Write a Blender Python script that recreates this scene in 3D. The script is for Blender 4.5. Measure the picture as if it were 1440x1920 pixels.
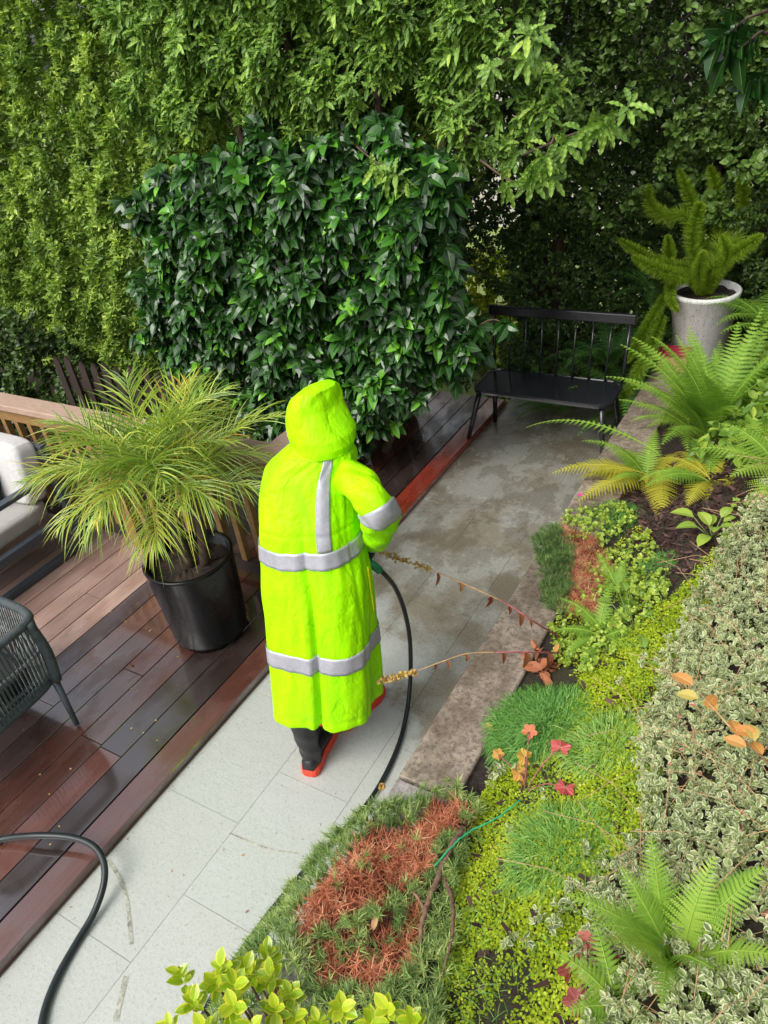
import bpy, math, random
import numpy as np
from math import radians, sin, cos, pi
rng = np.random.default_rng(7); random.seed(7)
for o in list(bpy.data.objects): bpy.data.objects.remove(o)
scene = bpy.context.scene
COL = scene.collection

# ------------------------------------------------------------------ camera
H = 2.8
FPX, PITCH, ROLL, YAW = 1420.3, 0.58678, -0.148797, 0.607466
_f = np.array([-sin(YAW)*cos(PITCH), cos(YAW)*cos(PITCH), -sin(PITCH)])
_r = np.array([cos(YAW), sin(YAW), 0.0]); _u = np.cross(_r, _f)
CR = cos(ROLL)*_r + sin(ROLL)*_u; CU = -sin(ROLL)*_r + cos(ROLL)*_u; CF = _f
CAMP = np.array([0, 0, H])
cam = bpy.data.cameras.new('camera'); camo = bpy.data.objects.new('camera', cam); COL.objects.link(camo)
from mathutils import Matrix, Vector
M = Matrix(((CR[0], CU[0], -CF[0], 0), (CR[1], CU[1], -CF[1], 0), (CR[2], CU[2], -CF[2], H), (0, 0, 0, 1)))
camo.matrix_world = M
cam.sensor_fit = 'VERTICAL'; cam.sensor_height = 36; cam.lens = FPX*36/1920
cam.clip_start = 0.05; cam.clip_end = 500
scene.camera = camo

# ------------------------------------------------------------------ sky, sun, exposure
W = bpy.data.worlds.new('World'); scene.world = W; W.use_nodes = True
nt = W.node_tree; bg = nt.nodes['Background']
sky = nt.nodes.new('ShaderNodeTexSky'); sky.sky_type = 'NISHITA'; sky.sun_disc = False
SUN_EL, SUN_AZ = radians(50), radians(200)
sky.sun_elevation = SUN_EL; sky.sun_rotation = SUN_AZ
sky.air_density = 1.0; sky.dust_density = 4.0; sky.ozone_density = 1.0
hs = nt.nodes.new('ShaderNodeHueSaturation'); hs.inputs['Saturation'].default_value = 0.33
nt.links.new(sky.outputs[0], hs.inputs['Color']); nt.links.new(hs.outputs[0], bg.inputs[0])
bg.inputs[1].default_value = 0.15
sl = bpy.data.lights.new('sun', 'SUN'); sl.energy = 1.35; sl.angle = radians(35); sl.color = (1, .96, .9)
so = bpy.data.objects.new('sun', sl); COL.objects.link(so)
sd = Vector((sin(SUN_AZ)*cos(SUN_EL), cos(SUN_AZ)*cos(SUN_EL), sin(SUN_EL)))
so.rotation_euler = sd.to_track_quat('Z', 'Y').to_euler(); so.location = (0, 0, 8)
vs = scene.view_settings; scene.display_settings.display_device = 'sRGB'
vs.view_transform = 'Standard'; vs.look = 'None'; vs.exposure = 0.62; vs.gamma = 1.0; vs.use_curve_mapping = False

# ------------------------------------------------------------------ helpers: placement
def ray(u, v): return (u-720)/FPX*CR - (v-960)/FPX*CU + CF
def atz(u, v, z=0.0):
    d = ray(u, v); t = (z-H)/d[2]; return np.array([d[0]*t, d[1]*t, z])
def aty(u, v, y):
    d = ray(u, v); t = y/d[1]; return np.array([d[0]*t, y, H+d[2]*t])
def atx(u, v, x):
    d = ray(u, v); t = x/d[0]; return np.array([x, d[1]*t, H+d[2]*t])
def depth(p): return float((np.asarray(p)-CAMP) @ CF)
def wob(x, y, s=1.0, k=0):
    a = 1.3+k
    return (np.sin(x*2.1*s+a)*np.cos(y*1.7*s+2*a)+.6*np.sin(x*4.3*s-y*3.1*s+a*3)+.35*np.sin(x*9.1*s+y*7.7*s+a))/1.95
def bedz(x, y):
    x = np.asarray(x, float); y = np.asarray(y, float)
    t = np.maximum(x+.84, 0)
    return .375+.74*t*t/(t+.12)+.018*wob(x, y, 2.5)*np.minimum(1, t*8)
def bedhit(u, v, dz=0.0):
    d = ray(u, v); t = np.arange(.4, 14, .004); P = CAMP+d*t[:, None]
    k = int(np.argmax(P[:, 2] < bedz(P[:, 0], P[:, 1])+dz)); return P[k]
def nrm(a): return a/np.maximum(np.linalg.norm(a, axis=-1, keepdims=True), 1e-9)

# ------------------------------------------------------------------ helpers: objects
def link(o, parent=None):
    COL.objects.link(o)
    if parent is not None: o.parent = parent
    return o
def tag(o, label=None, cat=None, group=None, kind=None):
    if label: o['label'] = label
    if cat: o['category'] = cat
    if group: o['group'] = group
    if kind: o['kind'] = kind
    return o
def empty(name, loc=(0, 0, 0), label=None, cat=None, group=None):
    o = bpy.data.objects.new(name, None); link(o); o.location = tuple(float(c) for c in loc); o.empty_display_size = .1
    return tag(o, label, cat, group)
def mesh_np(name, V, F, mat, parent=None, tint=None, uv=None, smooth=False, origin=None, col=None):
    """V (n,3) world coords, F (m,k) int (k 3 or 4) or list of lists"""
    me = bpy.data.meshes.new(name)
    V = np.asarray(V, np.float32)
    off = np.zeros(3, np.float32)
    if parent is not None: off = np.array(parent.location, np.float32)
    elif origin is not None: off = np.array(origin, np.float32)
    V = V-off
    if isinstance(F, np.ndarray):
        m, k = F.shape; fl = F.reshape(-1).astype(np.int32); st = np.arange(m)*k
    else:
        m = len(F); fl = np.array([i for f in F for i in f], np.int32)
        ln = np.array([len(f) for f in F]); st = np.concatenate([[0], np.cumsum(ln)[:-1]])
    me.vertices.add(len(V)); me.vertices.foreach_set('co', V.reshape(-1))
    me.loops.add(len(fl)); me.loops.foreach_set('vertex_index', fl)
    me.polygons.add(m); me.polygons.foreach_set('loop_start', st.astype(np.int32))
    me.polygons.foreach_set('use_smooth', np.full(m, bool(smooth)))
    me.update(calc_edges=True)
    if tint is not None:
        a = me.attributes.new('tint', 'FLOAT', 'FACE'); a.data.foreach_set('value', np.asarray(tint, np.float32))
    if col is not None:
        a = me.attributes.new('bcol', 'FLOAT_COLOR', 'FACE'); c = np.asarray(col, np.float32)
        a.data.foreach_set('color', np.c_[c, np.ones(len(c))].astype(np.float32).reshape(-1))
    if uv is not None:
        l = me.uv_layers.new(name='uv'); l.data.foreach_set('uv', np.asarray(uv, np.float32)[fl].reshape(-1))
    me.validate(clean_customdata=False)
    o = bpy.data.objects.new(name, me)
    if mat: me.materials.append(mat)
    link(o, parent)
    if parent is None and origin is not None: o.location = tuple(float(c) for c in origin)
    return o
class MB:
    def __init__(s): s.V = []; s.F = []; s.C = []
    def add(s, V, F, c=None):
        n = len(s.V); s.V += [tuple(v) for v in V]; s.F += [[i+n for i in f] for f in F]
        s.C += [c if c is not None else (.5, .5, .5)]*len(F)
    def box(s, x0, x1, y0, y1, z0, z1, c=None, bev=0.0):
        if bev <= 0:
            V = [(x, y, z) for z in (z0, z1) for y in (y0, y1) for x in (x0, x1)]
            s.add(V, [[0, 2, 3, 1], [4, 5, 7, 6], [0, 1, 5, 4], [2, 6, 7, 3], [0, 4, 6, 2], [1, 3, 7, 5]], c)
        else:   # chamfered top edges
            b = bev
            V = [(x, y, z) for z in (z0, z1-b) for y in (y0, y1) for x in (x0, x1)]+[(x, y, z1) for y in (y0+b, y1-b) for x in (x0+b, x1-b)]
            s.add(V, [[0, 2, 3, 1], [8, 9, 11, 10], [0, 1, 5, 4], [2, 6, 7, 3], [0, 4, 6, 2], [1, 3, 7, 5], [4, 5, 9, 8], [6, 10, 11, 7], [4, 8, 10, 6], [5, 7, 11, 9]], c)
    def bar(s, p, q, w, h, up=(0, 0, 1), c=None):
        p = np.array(p, float); q = np.array(q, float); d = nrm(q-p); u = np.array(up, float)
        sx = nrm(np.cross(d, u)); sy = np.cross(sx, d)
        V = [tuple(e+sx*a*w/2+sy*b*h/2) for e in (p, q) for a, b in ((-1, -1), (1, -1), (1, 1), (-1, 1))]
        s.add(V, [[3, 2, 1, 0], [4, 5, 6, 7], [0, 1, 5, 4], [1, 2, 6, 5], [2, 3, 7, 6], [3, 0, 4, 7]], c)
    def tube(s, pts, r, n=10, c=None, cap=True):
        V, F = tubeVF(pts, r, n, cap); s.add(V, F, c)
    def build(s, name, mat, parent=None, smooth=False, origin=None, usecol=False, bevel=0):
        o = mesh_np(name, np.array(s.V), s.F, mat, parent, smooth=smooth, origin=origin, col=s.C if usecol else None)
        if bevel:
            m = o.modifiers.new('b', 'BEVEL'); m.width = bevel; m.segments = 2; m.limit_method = 'ANGLE'
        return o
def spline(pts, n=12):
    P = np.array(pts, float); P = np.vstack([2*P[0]-P[1], P, 2*P[-1]-P[-2]]); out = []
    for i in range(1, len(P)-2):
        for t in np.linspace(0, 1, n, endpoint=False):
            a, b, c, d = P[i-1], P[i], P[i+1], P[i+2]
            out.append(.5*((2*b)+(-a+c)*t+(2*a-5*b+4*c-d)*t*t+(-a+3*b-3*c+d)*t**3))
    out.append(P[-2]); return np.array(out)
def tubeVF(pts, r, n=10, cap=True):
    P = np.array(pts, float); k = len(P); r = np.broadcast_to(np.array(r, float), (k,)) if np.ndim(r) <= 1 else r
    T = nrm(np.gradient(P, axis=0)); u = np.array([0, 0, 1.0])
    if abs(T[0] @ u) > .9: u = np.array([1.0, 0, 0])
    V = []; 
    for i in range(k):
        u = u-(u @ T[i])*T[i]; u = u/np.linalg.norm(u); w = np.cross(T[i], u)
        for j in range(n):
            a = 2*pi*j/n; V.append(P[i]+r[i]*(cos(a)*u+sin(a)*w))
    F = [[i*n+j, i*n+(j+1) % n, (i+1)*n+(j+1) % n, (i+1)*n+j] for i in range(k-1) for j in range(n)]
    if cap: F.append(list(range(n))[::-1]); F.append([(k-1)*n+j for j in range(n)])
    return V, F
def lathe(profile, c, n=48):
    V = []; k = len(profile)
    for r, z in profile:
        for j in range(n): V.append((c[0]+r*cos(2*pi*j/n), c[1]+r*sin(2*pi*j/n), c[2]+z))
    F = [[i*n+j, i*n+(j+1) % n, (i+1)*n+(j+1) % n, (i+1)*n+j] for i in range(k-1) for j in range(n)]
    return V, F
def inpoly(x, y, poly):
    poly = np.asarray(poly); ins = np.zeros(len(x), bool); j = len(poly)-1
    for i in range(len(poly)):
        xi, yi = poly[i, :2]; xj, yj = poly[j, :2]
        c = ((yi > y) != (yj > y)) & (x < (xj-xi)*(y-yi)/(yj-yi+1e-12)+xi)
        ins ^= c; j = i
    return ins

# ------------------------------------------------------------------ materials
def newmat(name):
    m = bpy.data.materials.new(name); m.use_nodes = True; n = m.node_tree.nodes; l = m.node_tree.links
    return m, n, l, n['Principled BSDF']
def ramp(n, stops):
    r = n.new('ShaderNodeValToRGB'); e = r.color_ramp.elements
    while len(e) > 1: e.remove(e[-1])
    e[0].position = stops[0][0]; e[0].color = (*stops[0][1], 1)
    for p, c in stops[1:]:
        x = e.new(p); x.color = (*c, 1)
    return r
def noise(n, l, scale, detail=4, coords=None, vscale=None, rough=.6):
    t = n.new('ShaderNodeTexNoise'); t.inputs['Scale'].default_value = scale; t.inputs['Detail'].default_value = detail
    t.inputs['Roughness'].default_value = rough
    if coords is not None:
        if vscale:
            mp = n.new('ShaderNodeMapping'); mp.inputs['Scale'].default_value = vscale
            l.new(coords, mp.inputs[0]); l.new(mp.outputs[0], t.inputs['Vector'])
        else: l.new(coords, t.inputs['Vector'])
    return t
def mixc(n, l, fac, a, b, mode='MIX'):
    m = n.new('ShaderNodeMix'); m.data_type = 'RGBA'; m.blend_type = mode
    for s, v in ((0, fac), (6, a), (7, b)):
        if hasattr(v, 'is_linked'): l.new(v, m.inputs[s])
        elif s == 0: m.inputs[0].default_value = v
        else: m.inputs[s].default_value = (*v, 1)
    return m.outputs[2]
def math_(n, l, op, a, b=None, c=None):
    m = n.new('ShaderNodeMath'); m.operation = op
    for i, v in enumerate((a, b, c)):
        if v is None: continue
        if hasattr(v, 'is_linked'): l.new(v, m.inputs[i])
        else: m.inputs[i].default_value = v
    return m.outputs[0]
def maprange(n, l, v, a, b, c=0., d=1.):
    m = n.new('ShaderNodeMapRange'); m.clamp = True
    l.new(v, m.inputs[0])
    for i, x in zip((1, 2, 3, 4), (a, b, c, d)): m.inputs[i].default_value = x
    return m.outputs[0]
def pos(n): 
    g = n.new('ShaderNodeNewGeometry'); return g.outputs['Position']
def bump(n, l, p, h, s=.3, d=.01):
    b = n.new('ShaderNodeBump'); b.inputs['Strength'].default_value = s; b.inputs['Distance'].default_value = d
    l.new(h, b.inputs['Height']); l.new(b.outputs[0], p.inputs['Normal'])
def plain(name, col, rough=.5, metal=0, var=.12, bs=.15, scale=40, spec=.5, coat=0):
    m, n, l, p = newmat(name); g = pos(n)
    t = noise(n, l, scale, 5, g); t2 = noise(n, l, scale*.12, 3, g)
    c1 = tuple(max(0, x*(1-var*2)) for x in col); c2 = tuple(min(1, x*(1+var*2)) for x in col)
    f = math_(n, l, 'ADD', math_(n, l, 'MULTIPLY', t.outputs[0], .5), math_(n, l, 'MULTIPLY', t2.outputs[0], .5))
    l.new(mixc(n, l, maprange(n, l, f, .35, .65), c1, c2), p.inputs['Base Color'])
    l.new(maprange(n, l, t2.outputs[0], .3, .7, max(0, rough-.08), min(1, rough+.1)), p.inputs['Roughness'])
    p.inputs['Metallic'].default_value = metal; p.inputs['Specular IOR Level'].default_value = spec
    p.inputs['Coat Weight'].default_value = coat
    if bs: bump(n, l, p, t.outputs[0], bs, .004)
    return m
def leafmat(name, stops, rough=.4, spec=.5, rib=None, edge=None, trans=.22, ribw=.035, edgew=.30):
    m, n, l, p = newmat(name)
    a = n.new('ShaderNodeAttribute'); a.attribute_name = 'tint'
    r = ramp(n, stops); l.new(a.outputs['Fac'], r.inputs[0]); c = r.outputs[0]
    if rib or edge:
        u = n.new('ShaderNodeUVMap'); s = n.new('ShaderNodeSeparateXYZ'); l.new(u.outputs[0], s.inputs[0])
        au = math_(n, l, 'ABSOLUTE', math_(n, l, 'SUBTRACT', s.outputs[0], .5))
        if edge:
            nz = noise(n, l, 90, 2, pos(n)); e2 = math_(n, l, 'ADD', au, maprange(n, l, nz.outputs[0], .3, .7, -.1, .1))
            c = mixc(n, l, maprange(n, l, e2, edgew-.03, edgew+.03), c, edge)
        if rib: c = mixc(n, l, maprange(n, l, au, ribw*.4, ribw*1.6, .75, 0), c, rib)
    l.new(c, p.inputs['Base Color']); p.inputs['Roughness'].default_value = rough; p.inputs['Specular IOR Level'].default_value = spec
    out = n['Material Output']; tr = n.new('ShaderNodeBsdfTranslucent'); mx = n.new('ShaderNodeMixShader'); mx.inputs[0].default_value = trans
    l.new(mixc(n, l, 1.0, c, (1.25, 1.3, .6), 'MULTIPLY'), tr.inputs[0])
    l.new(p.outputs[0], mx.inputs[1]); l.new(tr.outputs[0], mx.inputs[2]); l.new(mx.outputs[0], out.inputs[0])
    return m
def woodmat(name, c1, c2, rough=.55, axis=(1, 14, 14), gr=.35):
    m, n, l, p = newmat(name); g = pos(n)
    t = noise(n, l, 9, 6, g, axis, .7); t2 = noise(n, l, 3, 3, g)
    f = math_(n, l, 'ADD', math_(n, l, 'MULTIPLY', t.outputs[0], .7), math_(n, l, 'MULTIPLY', t2.outputs[0], .3))
    l.new(mixc(n, l, maprange(n, l, f, .35, .65), c1, c2), p.inputs['Base Color'])
    p.inputs['Roughness'].default_value = rough; bump(n, l, p, t.outputs[0], gr, .004)
    return m

MT = {}
MT['black_metal'] = plain('black_metal', (.014, .015, .018), .17, 0, .1, .03, spec=.6)
MT['grey_metal'] = plain('slate_metal', (.05, .062, .078), .42, 0, .1, .03)
MT['rope'] = plain('grey_rope', (.05, .062, .066), .75, 0, .25, .5, 300)
MT['rope_light'] = plain('light_rope', (.30, .31, .31), .7, 0, .35, .5, 250)
MT['cushion'] = plain('cushion_fabric', (.55, .54, .53), .9, 0, .06, .5, 260)
MT['seat_cushion'] = plain('seat_cushion_fabric', (.36, .35, .33), .9, 0, .06, .5, 260)
MT['pillow'] = plain('pillow_fabric', (.012, .012, .014), .8, 0, .1, .4, 200)
MT['black_pot'] = plain('black_pot_glaze', (.005, .005, .006), .22, 0, .1, .02, 60, spec=.3)
MT['hose'] = plain('hose_rubber', (.010, .016, .017), .34, 0, .2, .05, 80)
MT['green_grip'] = plain('green_grip', (.01, .16, .07), .4, 0, .15, .1, 60)
MT['rubber'] = plain('boot_rubber', (.014, .014, .016), .42, 0, .15, .1, 60)
MT['red_sole'] = plain('boot_sole', (.78, .06, .025), .5, 0, .1, .1, 60)
MT['glove'] = plain('glove', (.02, .018, .017), .7, 0, .2, .3, 90)
MT['skin'] = plain('skin', (.35, .2, .13), .55, 0, .06, .1, 60)
MT['trousers'] = plain('trousers', (.02, .02, .03), .85, 0, .1, .2, 90)
MT['soil'] = plain('potting_soil', (.035, .022, .015), .9, 0, .5, .9, 70)
MT['bark'] = plain('bark', (.07, .045, .03), .85, 0, .35, .9, 40)
MT['stick'] = plain('stick_bark', (.17, .09, .06), .75, 0, .35, .6, 60)
MT['dry_stem'] = plain('dry_stem', (.40, .25, .12), .7, 0, .2, .2, 60)
MT['pink_stem'] = plain('pink_stem', (.36, .10, .11), .6, 0, .25, .2, 30)
MT['green_stem'] = plain('green_stem', (.15, .22, .05), .6, 0, .2, .2, 50)
MT['brown_stem'] = plain('brown_stem', (.09, .05, .03), .7, 0, .2, .2, 50)
MT['twine'] = plain('green_twine', (.015, .30, .12), .6, 0, .15, .3, 200)
MT['rail_top'] = woodmat('rail_cap_wood', (.30, .19, .13), (.46, .33, .26), .6, (2, 14, 14))
MT['rail_wood'] = woodmat('rail_wood', (.19, .10, .03), (.36, .21, .08), .6, (3, 3, 14))
MT['fence_wood'] = woodmat('fence_wood', (.022, .014, .010), (.048, .030, .022), .8, (14, 14, 2))
MT['crate_wood'] = woodmat('box_wood', (.42, .24, .10), (.58, .38, .18), .6, (2, 14, 14))
MT['red_paint'] = plain('red_paint', (.32, .015, .045), .4, 0, .1, .1, 50)
MT['house_wall'] = plain('house_wall', (.5, .47, .42), .8, 0, .1, .2, 20)
MT['roof'] = plain('roof_shingle', (.2, .17, .16), .8, 0, .2, .4, 20)
MT['glass'] = plain('window_glass', (.05, .06, .07), .08, 0, .05, 0, 20)
def coat_mat():
    m, n, l, p = newmat('hi_vis_fabric'); g = pos(n)
    t = noise(n, l, 22, 4, g, (1, 1, .45), .55); t2 = noise(n, l, 420, 2, g); t3 = noise(n, l, 5, 3, g, (1, 1, .35))
    l.new(mixc(n, l, maprange(n, l, t3.outputs[0], .3, .7), (.28, .80, .0), (.42, .86, .0)), p.inputs['Base Color'])
    p.inputs['Roughness'].default_value = .55; p.inputs['Specular IOR Level'].default_value = .15
    r1 = noise(n, l, 9, 3, g, (1.3, 1.3, .7), .5); rg = math_(n, l, 'ABSOLUTE', math_(n, l, 'SUBTRACT', r1.outputs[0], .5))
    r2_ = noise(n, l, 26, 2, g, (1, 1, .8), .5); rg2 = math_(n, l, 'ABSOLUTE', math_(n, l, 'SUBTRACT', r2_.outputs[0], .5))
    hsum = math_(n, l, 'ADD', math_(n, l, 'MULTIPLY', t.outputs[0], .45), math_(n, l, 'MULTIPLY', t2.outputs[0], .05))
    hsum = math_(n, l, 'ADD', hsum, math_(n, l, 'ADD', math_(n, l, 'MULTIPLY', maprange(n, l, rg, 0, .10), .34), math_(n, l, 'MULTIPLY', maprange(n, l, rg2, 0, .12), .07)))
    bump(n, l, p, hsum, .45, .018); return m
MT['coat'] = coat_mat()
MT['band'] = plain('reflective_tape', (.40, .40, .45), .38, .25, .08, .25, 60)
def stone_mat(name, base, dark, speck=.5):
    m, n, l, p = newmat(name); g = pos(n)
    t = noise(n, l, 40, 8, g, None, .85); t2 = noise(n, l, 6, 6, g, None, .7); t3 = noise(n, l, 1.6, 3, g)
    v = n.new('ShaderNodeTexVoronoi'); v.inputs['Scale'].default_value = 130; l.new(g, v.inputs['Vector'])
    c = mixc(n, l, maprange(n, l, t2.outputs[0], .42, .58), dark, base)
    c = mixc(n, l, maprange(n, l, t.outputs[0], .47, .60, 0, speck), c, (.06, .046, .036))
    c = mixc(n, l, maprange(n, l, v.outputs[0], .0, .28, .35, 0), c, (.34, .31, .27))
    l.new(c, p.inputs['Base Color']); l.new(maprange(n, l, t3.outputs[0], .35, .65, .38, .75), p.inputs['Roughness'])
    bump(n, l, p, t.outputs[0], .6, .006); return m
MT['wall'] = stone_mat('wall_concrete', (.33, .27, .21), (.17, .13, .095), .85)
MT['wall_pale'] = stone_mat('wall_pale', (.36, .33, .32), (.25, .22, .21), .6)
def pot_mat():
    m, n, l, p = newmat('pale_stone_pot'); g = pos(n)
    t = noise(n, l, 30, 6, g, (2.5, 2.5, .35), .7); t2 = noise(n, l, 90, 4, g)
    c = mixc(n, l, maprange(n, l, t.outputs[0], .42, .68), (.88, .88, .84), (.66, .66, .62))
    c = mixc(n, l, maprange(n, l, t2.outputs[0], .60, .68), c, (.14, .14, .11))
    l.new(c, p.inputs['Base Color']); p.inputs['Roughness'].default_value = .7; bump(n, l, p, t2.outputs[0], .3, .003); return m
MT['stone_pot'] = pot_mat()
def path_mat():
    m, n, l, p = newmat('path_slabs'); g = pos(n)
    s = n.new('ShaderNodeSeparateXYZ'); l.new(g, s.inputs[0])
    fine = noise(n, l, 75, 6, g, None, .85); med = noise(n, l, 14, 6, g, None, .7); big = noise(n, l, 2.4, 5, g, None, .6)
    at = n.new('ShaderNodeAttribute'); at.attribute_name = 'bcol'
    base = mixc(n, l, 1.0, (.45, .47, .435), at.outputs['Color'], 'MULTIPLY')
    base = mixc(n, l, maprange(n, l, med.outputs[0], .35, .7, 0, .35), base, (.39, .40, .35))
    # grime not yet washed off: beyond a line that crosses the path
    q = math_(n, l, 'ADD', s.outputs[1], math_(n, l, 'MULTIPLY', s.outputs[0], 1.2))
    q = math_(n, l, 'ADD', q, maprange(n, l, big.outputs[0], .3, .7, -.45, .45))
    q = math_(n, l, 'ADD', q, maprange(n, l, med.outputs[0], .3, .7, -.12, .12))
    dm = maprange(n, l, q, .20, .42)
    far = maprange(n, l, s.outputs[1], 3.0, 3.8)
    gr = mixc(n, l, maprange(n, l, big.outputs[0], .45, .56), (.33, .32, .27), (.20, .155, .085))
    base = mixc(n, l, math_(n, l, 'MULTIPLY', dm, .72), base, gr)
    # freshly rinsed, soaked stretch by the bench
    w = maprange(n, l, math_(n, l, 'ADD', s.outputs[1], maprange(n, l, med.outputs[0], .3, .7, -.4, .4)), 3.2, 3.9)
    base = mixc(n, l, math_(n, l, 'MULTIPLY', w, .35), base, (.12, .12, .11))
    sp = math_(n, l, 'MULTIPLY', maprange(n, l, fine.outputs[0], .52, .64, 0, 1), math_(n, l, 'ADD', .32, math_(n, l, 'MULTIPLY', dm, .45)))
    base = mixc(n, l, sp, base, (.06, .058, .045))
    sp2 = maprange(n, l, noise(n, l, 46, 4, g).outputs[0], .66, .72, 0, .6)
    base = mixc(n, l, sp2, base, (.08, .08, .06))
    pu = noise(n, l, 4.5, 6, g, (1, .7, 1), .65); pm = math_(n, l, 'MULTIPLY', maprange(n, l, pu.outputs[0], .47, .53), maprange(n, l, s.outputs[1], 2.2, 3.0))
    base2 = mixc(n, l, math_(n, l, 'MULTIPLY', pm, .55), base, (.55, .50, .42), 'MULTIPLY'); l.new(base2, p.inputs['Base Color'])
    rr = maprange(n, l, big.outputs[0], .35, .65, .30, .5)
    rr = math_(n, l, 'SUBTRACT', rr, math_(n, l, 'MULTIPLY', pm, .16)); rr = math_(n, l, 'MAXIMUM', rr, .38)
    rr = math_(n, l, 'SUBTRACT', rr, math_(n, l, 'MULTIPLY', w, .16))
    l.new(rr, p.inputs['Roughness']); p.inputs['Specular IOR Level'].default_value = .6; l.new(math_(n, l, 'MULTIPLY', math_(n, l, 'ADD', w, pm), .5), p.inputs['Coat Weight']); p.inputs['Coat Roughness'].default_value = .22; p.inputs['Coat IOR'].default_value = 1.7
    hh = math_(n, l, 'ADD', fine.outputs[0], med.outputs[0])
    bump(n, l, p, hh, .5, .006); return m
MT['path'] = path_mat()
MT['damp'] = plain('damp_slab', (.33, .33, .27), .3, 0, .3, .3, 90)
MT['mortar'] = plain('mortar', (.21, .205, .17), .7, 0, .2, .4, 60)
def deck_mat():
    m, n, l, p = newmat('deck_wood'); g = pos(n)
    at = n.new('ShaderNodeAttribute'); at.attribute_name = 'bcol'
    gr = noise(n, l, 6, 8, g, (30, .6, 8), .75); gr2 = noise(n, l, 5, 4, g, (60, .35, 5), .5); bl = noise(n, l, 3.2, 5, g, (1.6, .8, 1)); fn = noise(n, l, 170, 3, g)
    c = mixc(n, l, maprange(n, l, gr.outputs[0], .3, .7, .0, .8), at.outputs['Color'], (.30, .22, .20), 'MULTIPLY')
    c = mixc(n, l, maprange(n, l, bl.outputs[0], .4, .65, 0, .5), c, (.55, .45, .42), 'MULTIPLY')
    s = n.new('ShaderNodeSeparateXYZ'); l.new(g, s.inputs[0])
    dr = maprange(n, l, math_(n, l, 'ADD', s.outputs[0], maprange(n, l, bl.outputs[0], .3, .7, -.25, .25)), -3.15, -3.5)
    dr = math_(n, l, 'MULTIPLY', dr, maprange(n, l, s.outputs[1], 1.2, 1.6))
    l.new(c, p.inputs['Base Color'])
    wet = maprange(n, l, bl.outputs[0], .42, .56, .40, .10)
    wet = math_(n, l, 'ADD', wet, math_(n, l, 'MULTIPLY', dr, .4))
    l.new(wet, p.inputs['Roughness']); p.inputs['Specular IOR Level'].default_value = .75
    l.new(math_(n, l, 'MULTIPLY', maprange(n, l, bl.outputs[0], .38, .52, .35, 1.0), maprange(n, l, dr, 0, 1, 1, .12)), p.inputs['Coat Weight']); p.inputs['Coat Roughness'].default_value = .10; p.inputs['Coat IOR'].default_value = 2.1
    wv = math_(n, l, 'SINE', math_(n, l, 'MULTIPLY', s.outputs[0], 2*pi*110))
    hh = math_(n, l, 'ADD', math_(n, l, 'MULTIPLY', wv, .18), math_(n, l, 'ADD', gr2.outputs[0], math_(n, l, 'MULTIPLY', fn.outputs[0], .25)))
    bump(n, l, p, hh, .35, .004); return m
MT['deck'] = deck_mat()
def ground_mat(name, c1, c2, c3, sc=30):
    m, n, l, p = newmat(name); g = pos(n)
    t = noise(n, l, sc, 8, g, None, .75); t2 = noise(n, l, sc*.15, 4, g)
    c = mixc(n, l, maprange(n, l, t.outputs[0], .35, .65), c1, c2)
    c = mixc(n, l, maprange(n, l, t2.outputs[0], .45, .65), c, c3)
    l.new(c, p.inputs['Base Color']); p.inputs['Roughness'].default_value = .8; bump(n, l, p, t.outputs[0], 1.0, .03); return m
MT['bed'] = ground_mat('bed_soil', (.022, .014, .011), (.065, .042, .033), (.05, .05, .02))
MT['lawn'] = ground_mat('lawn_grass', (.13, .20, .04), (.26, .34, .08), (.22, .26, .09), 12)
MT['earth'] = ground_mat('earth', (.02, .015, .01), (.04, .03, .02), (.03, .02, .015))

LM = {}
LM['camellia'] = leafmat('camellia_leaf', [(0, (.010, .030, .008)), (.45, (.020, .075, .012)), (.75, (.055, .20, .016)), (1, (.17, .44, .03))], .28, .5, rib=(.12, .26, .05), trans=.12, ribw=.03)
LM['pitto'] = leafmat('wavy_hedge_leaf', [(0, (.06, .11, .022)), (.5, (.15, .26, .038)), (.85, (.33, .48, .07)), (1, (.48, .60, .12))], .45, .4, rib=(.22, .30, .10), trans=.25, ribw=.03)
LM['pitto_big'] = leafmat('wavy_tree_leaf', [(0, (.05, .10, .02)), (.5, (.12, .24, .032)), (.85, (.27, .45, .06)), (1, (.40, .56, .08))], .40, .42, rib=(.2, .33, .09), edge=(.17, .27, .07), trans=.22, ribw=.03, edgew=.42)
LM['shaded_leaf'] = leafmat('shade_toned_leaf', [(0, (.028, .054, .011)), (.55, (.062, .115, .022)), (.9, (.14, .25, .045)), (1, (.22, .34, .09))], .38, .42, trans=.12)  # leaf colours darkened to stand in for shade over the right hedge
LM['fern'] = leafmat('bright_fern_leaf', [(0, (.13, .28, .03)), (.6, (.24, .42, .05)), (1, (.38, .52, .08))], .5, .3, trans=.35)
LM['fern_yellow'] = leafmat('yellow_fern_leaf', [(0, (.28, .30, .03)), (.6, (.48, .46, .05)), (1, (.58, .50, .07))], .5, .3, trans=.35)
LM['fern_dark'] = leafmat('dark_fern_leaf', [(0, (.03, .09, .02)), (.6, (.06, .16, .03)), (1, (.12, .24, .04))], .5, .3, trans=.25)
LM['foxtail'] = leafmat('foxtail_needle', [(0, (.10, .20, .015)), (.6, (.28, .44, .03)), (1, (.48, .60, .06))], .5, .3, trans=.3)
LM['palm'] = leafmat('palm_leaflet', [(0, (.10, .17, .05)), (.45, (.22, .36, .06)), (.8, (.52, .60, .10)), (.95, (.62, .52, .06)), (1, (.50, .30, .04))], .35, .5, trans=.25)
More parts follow.
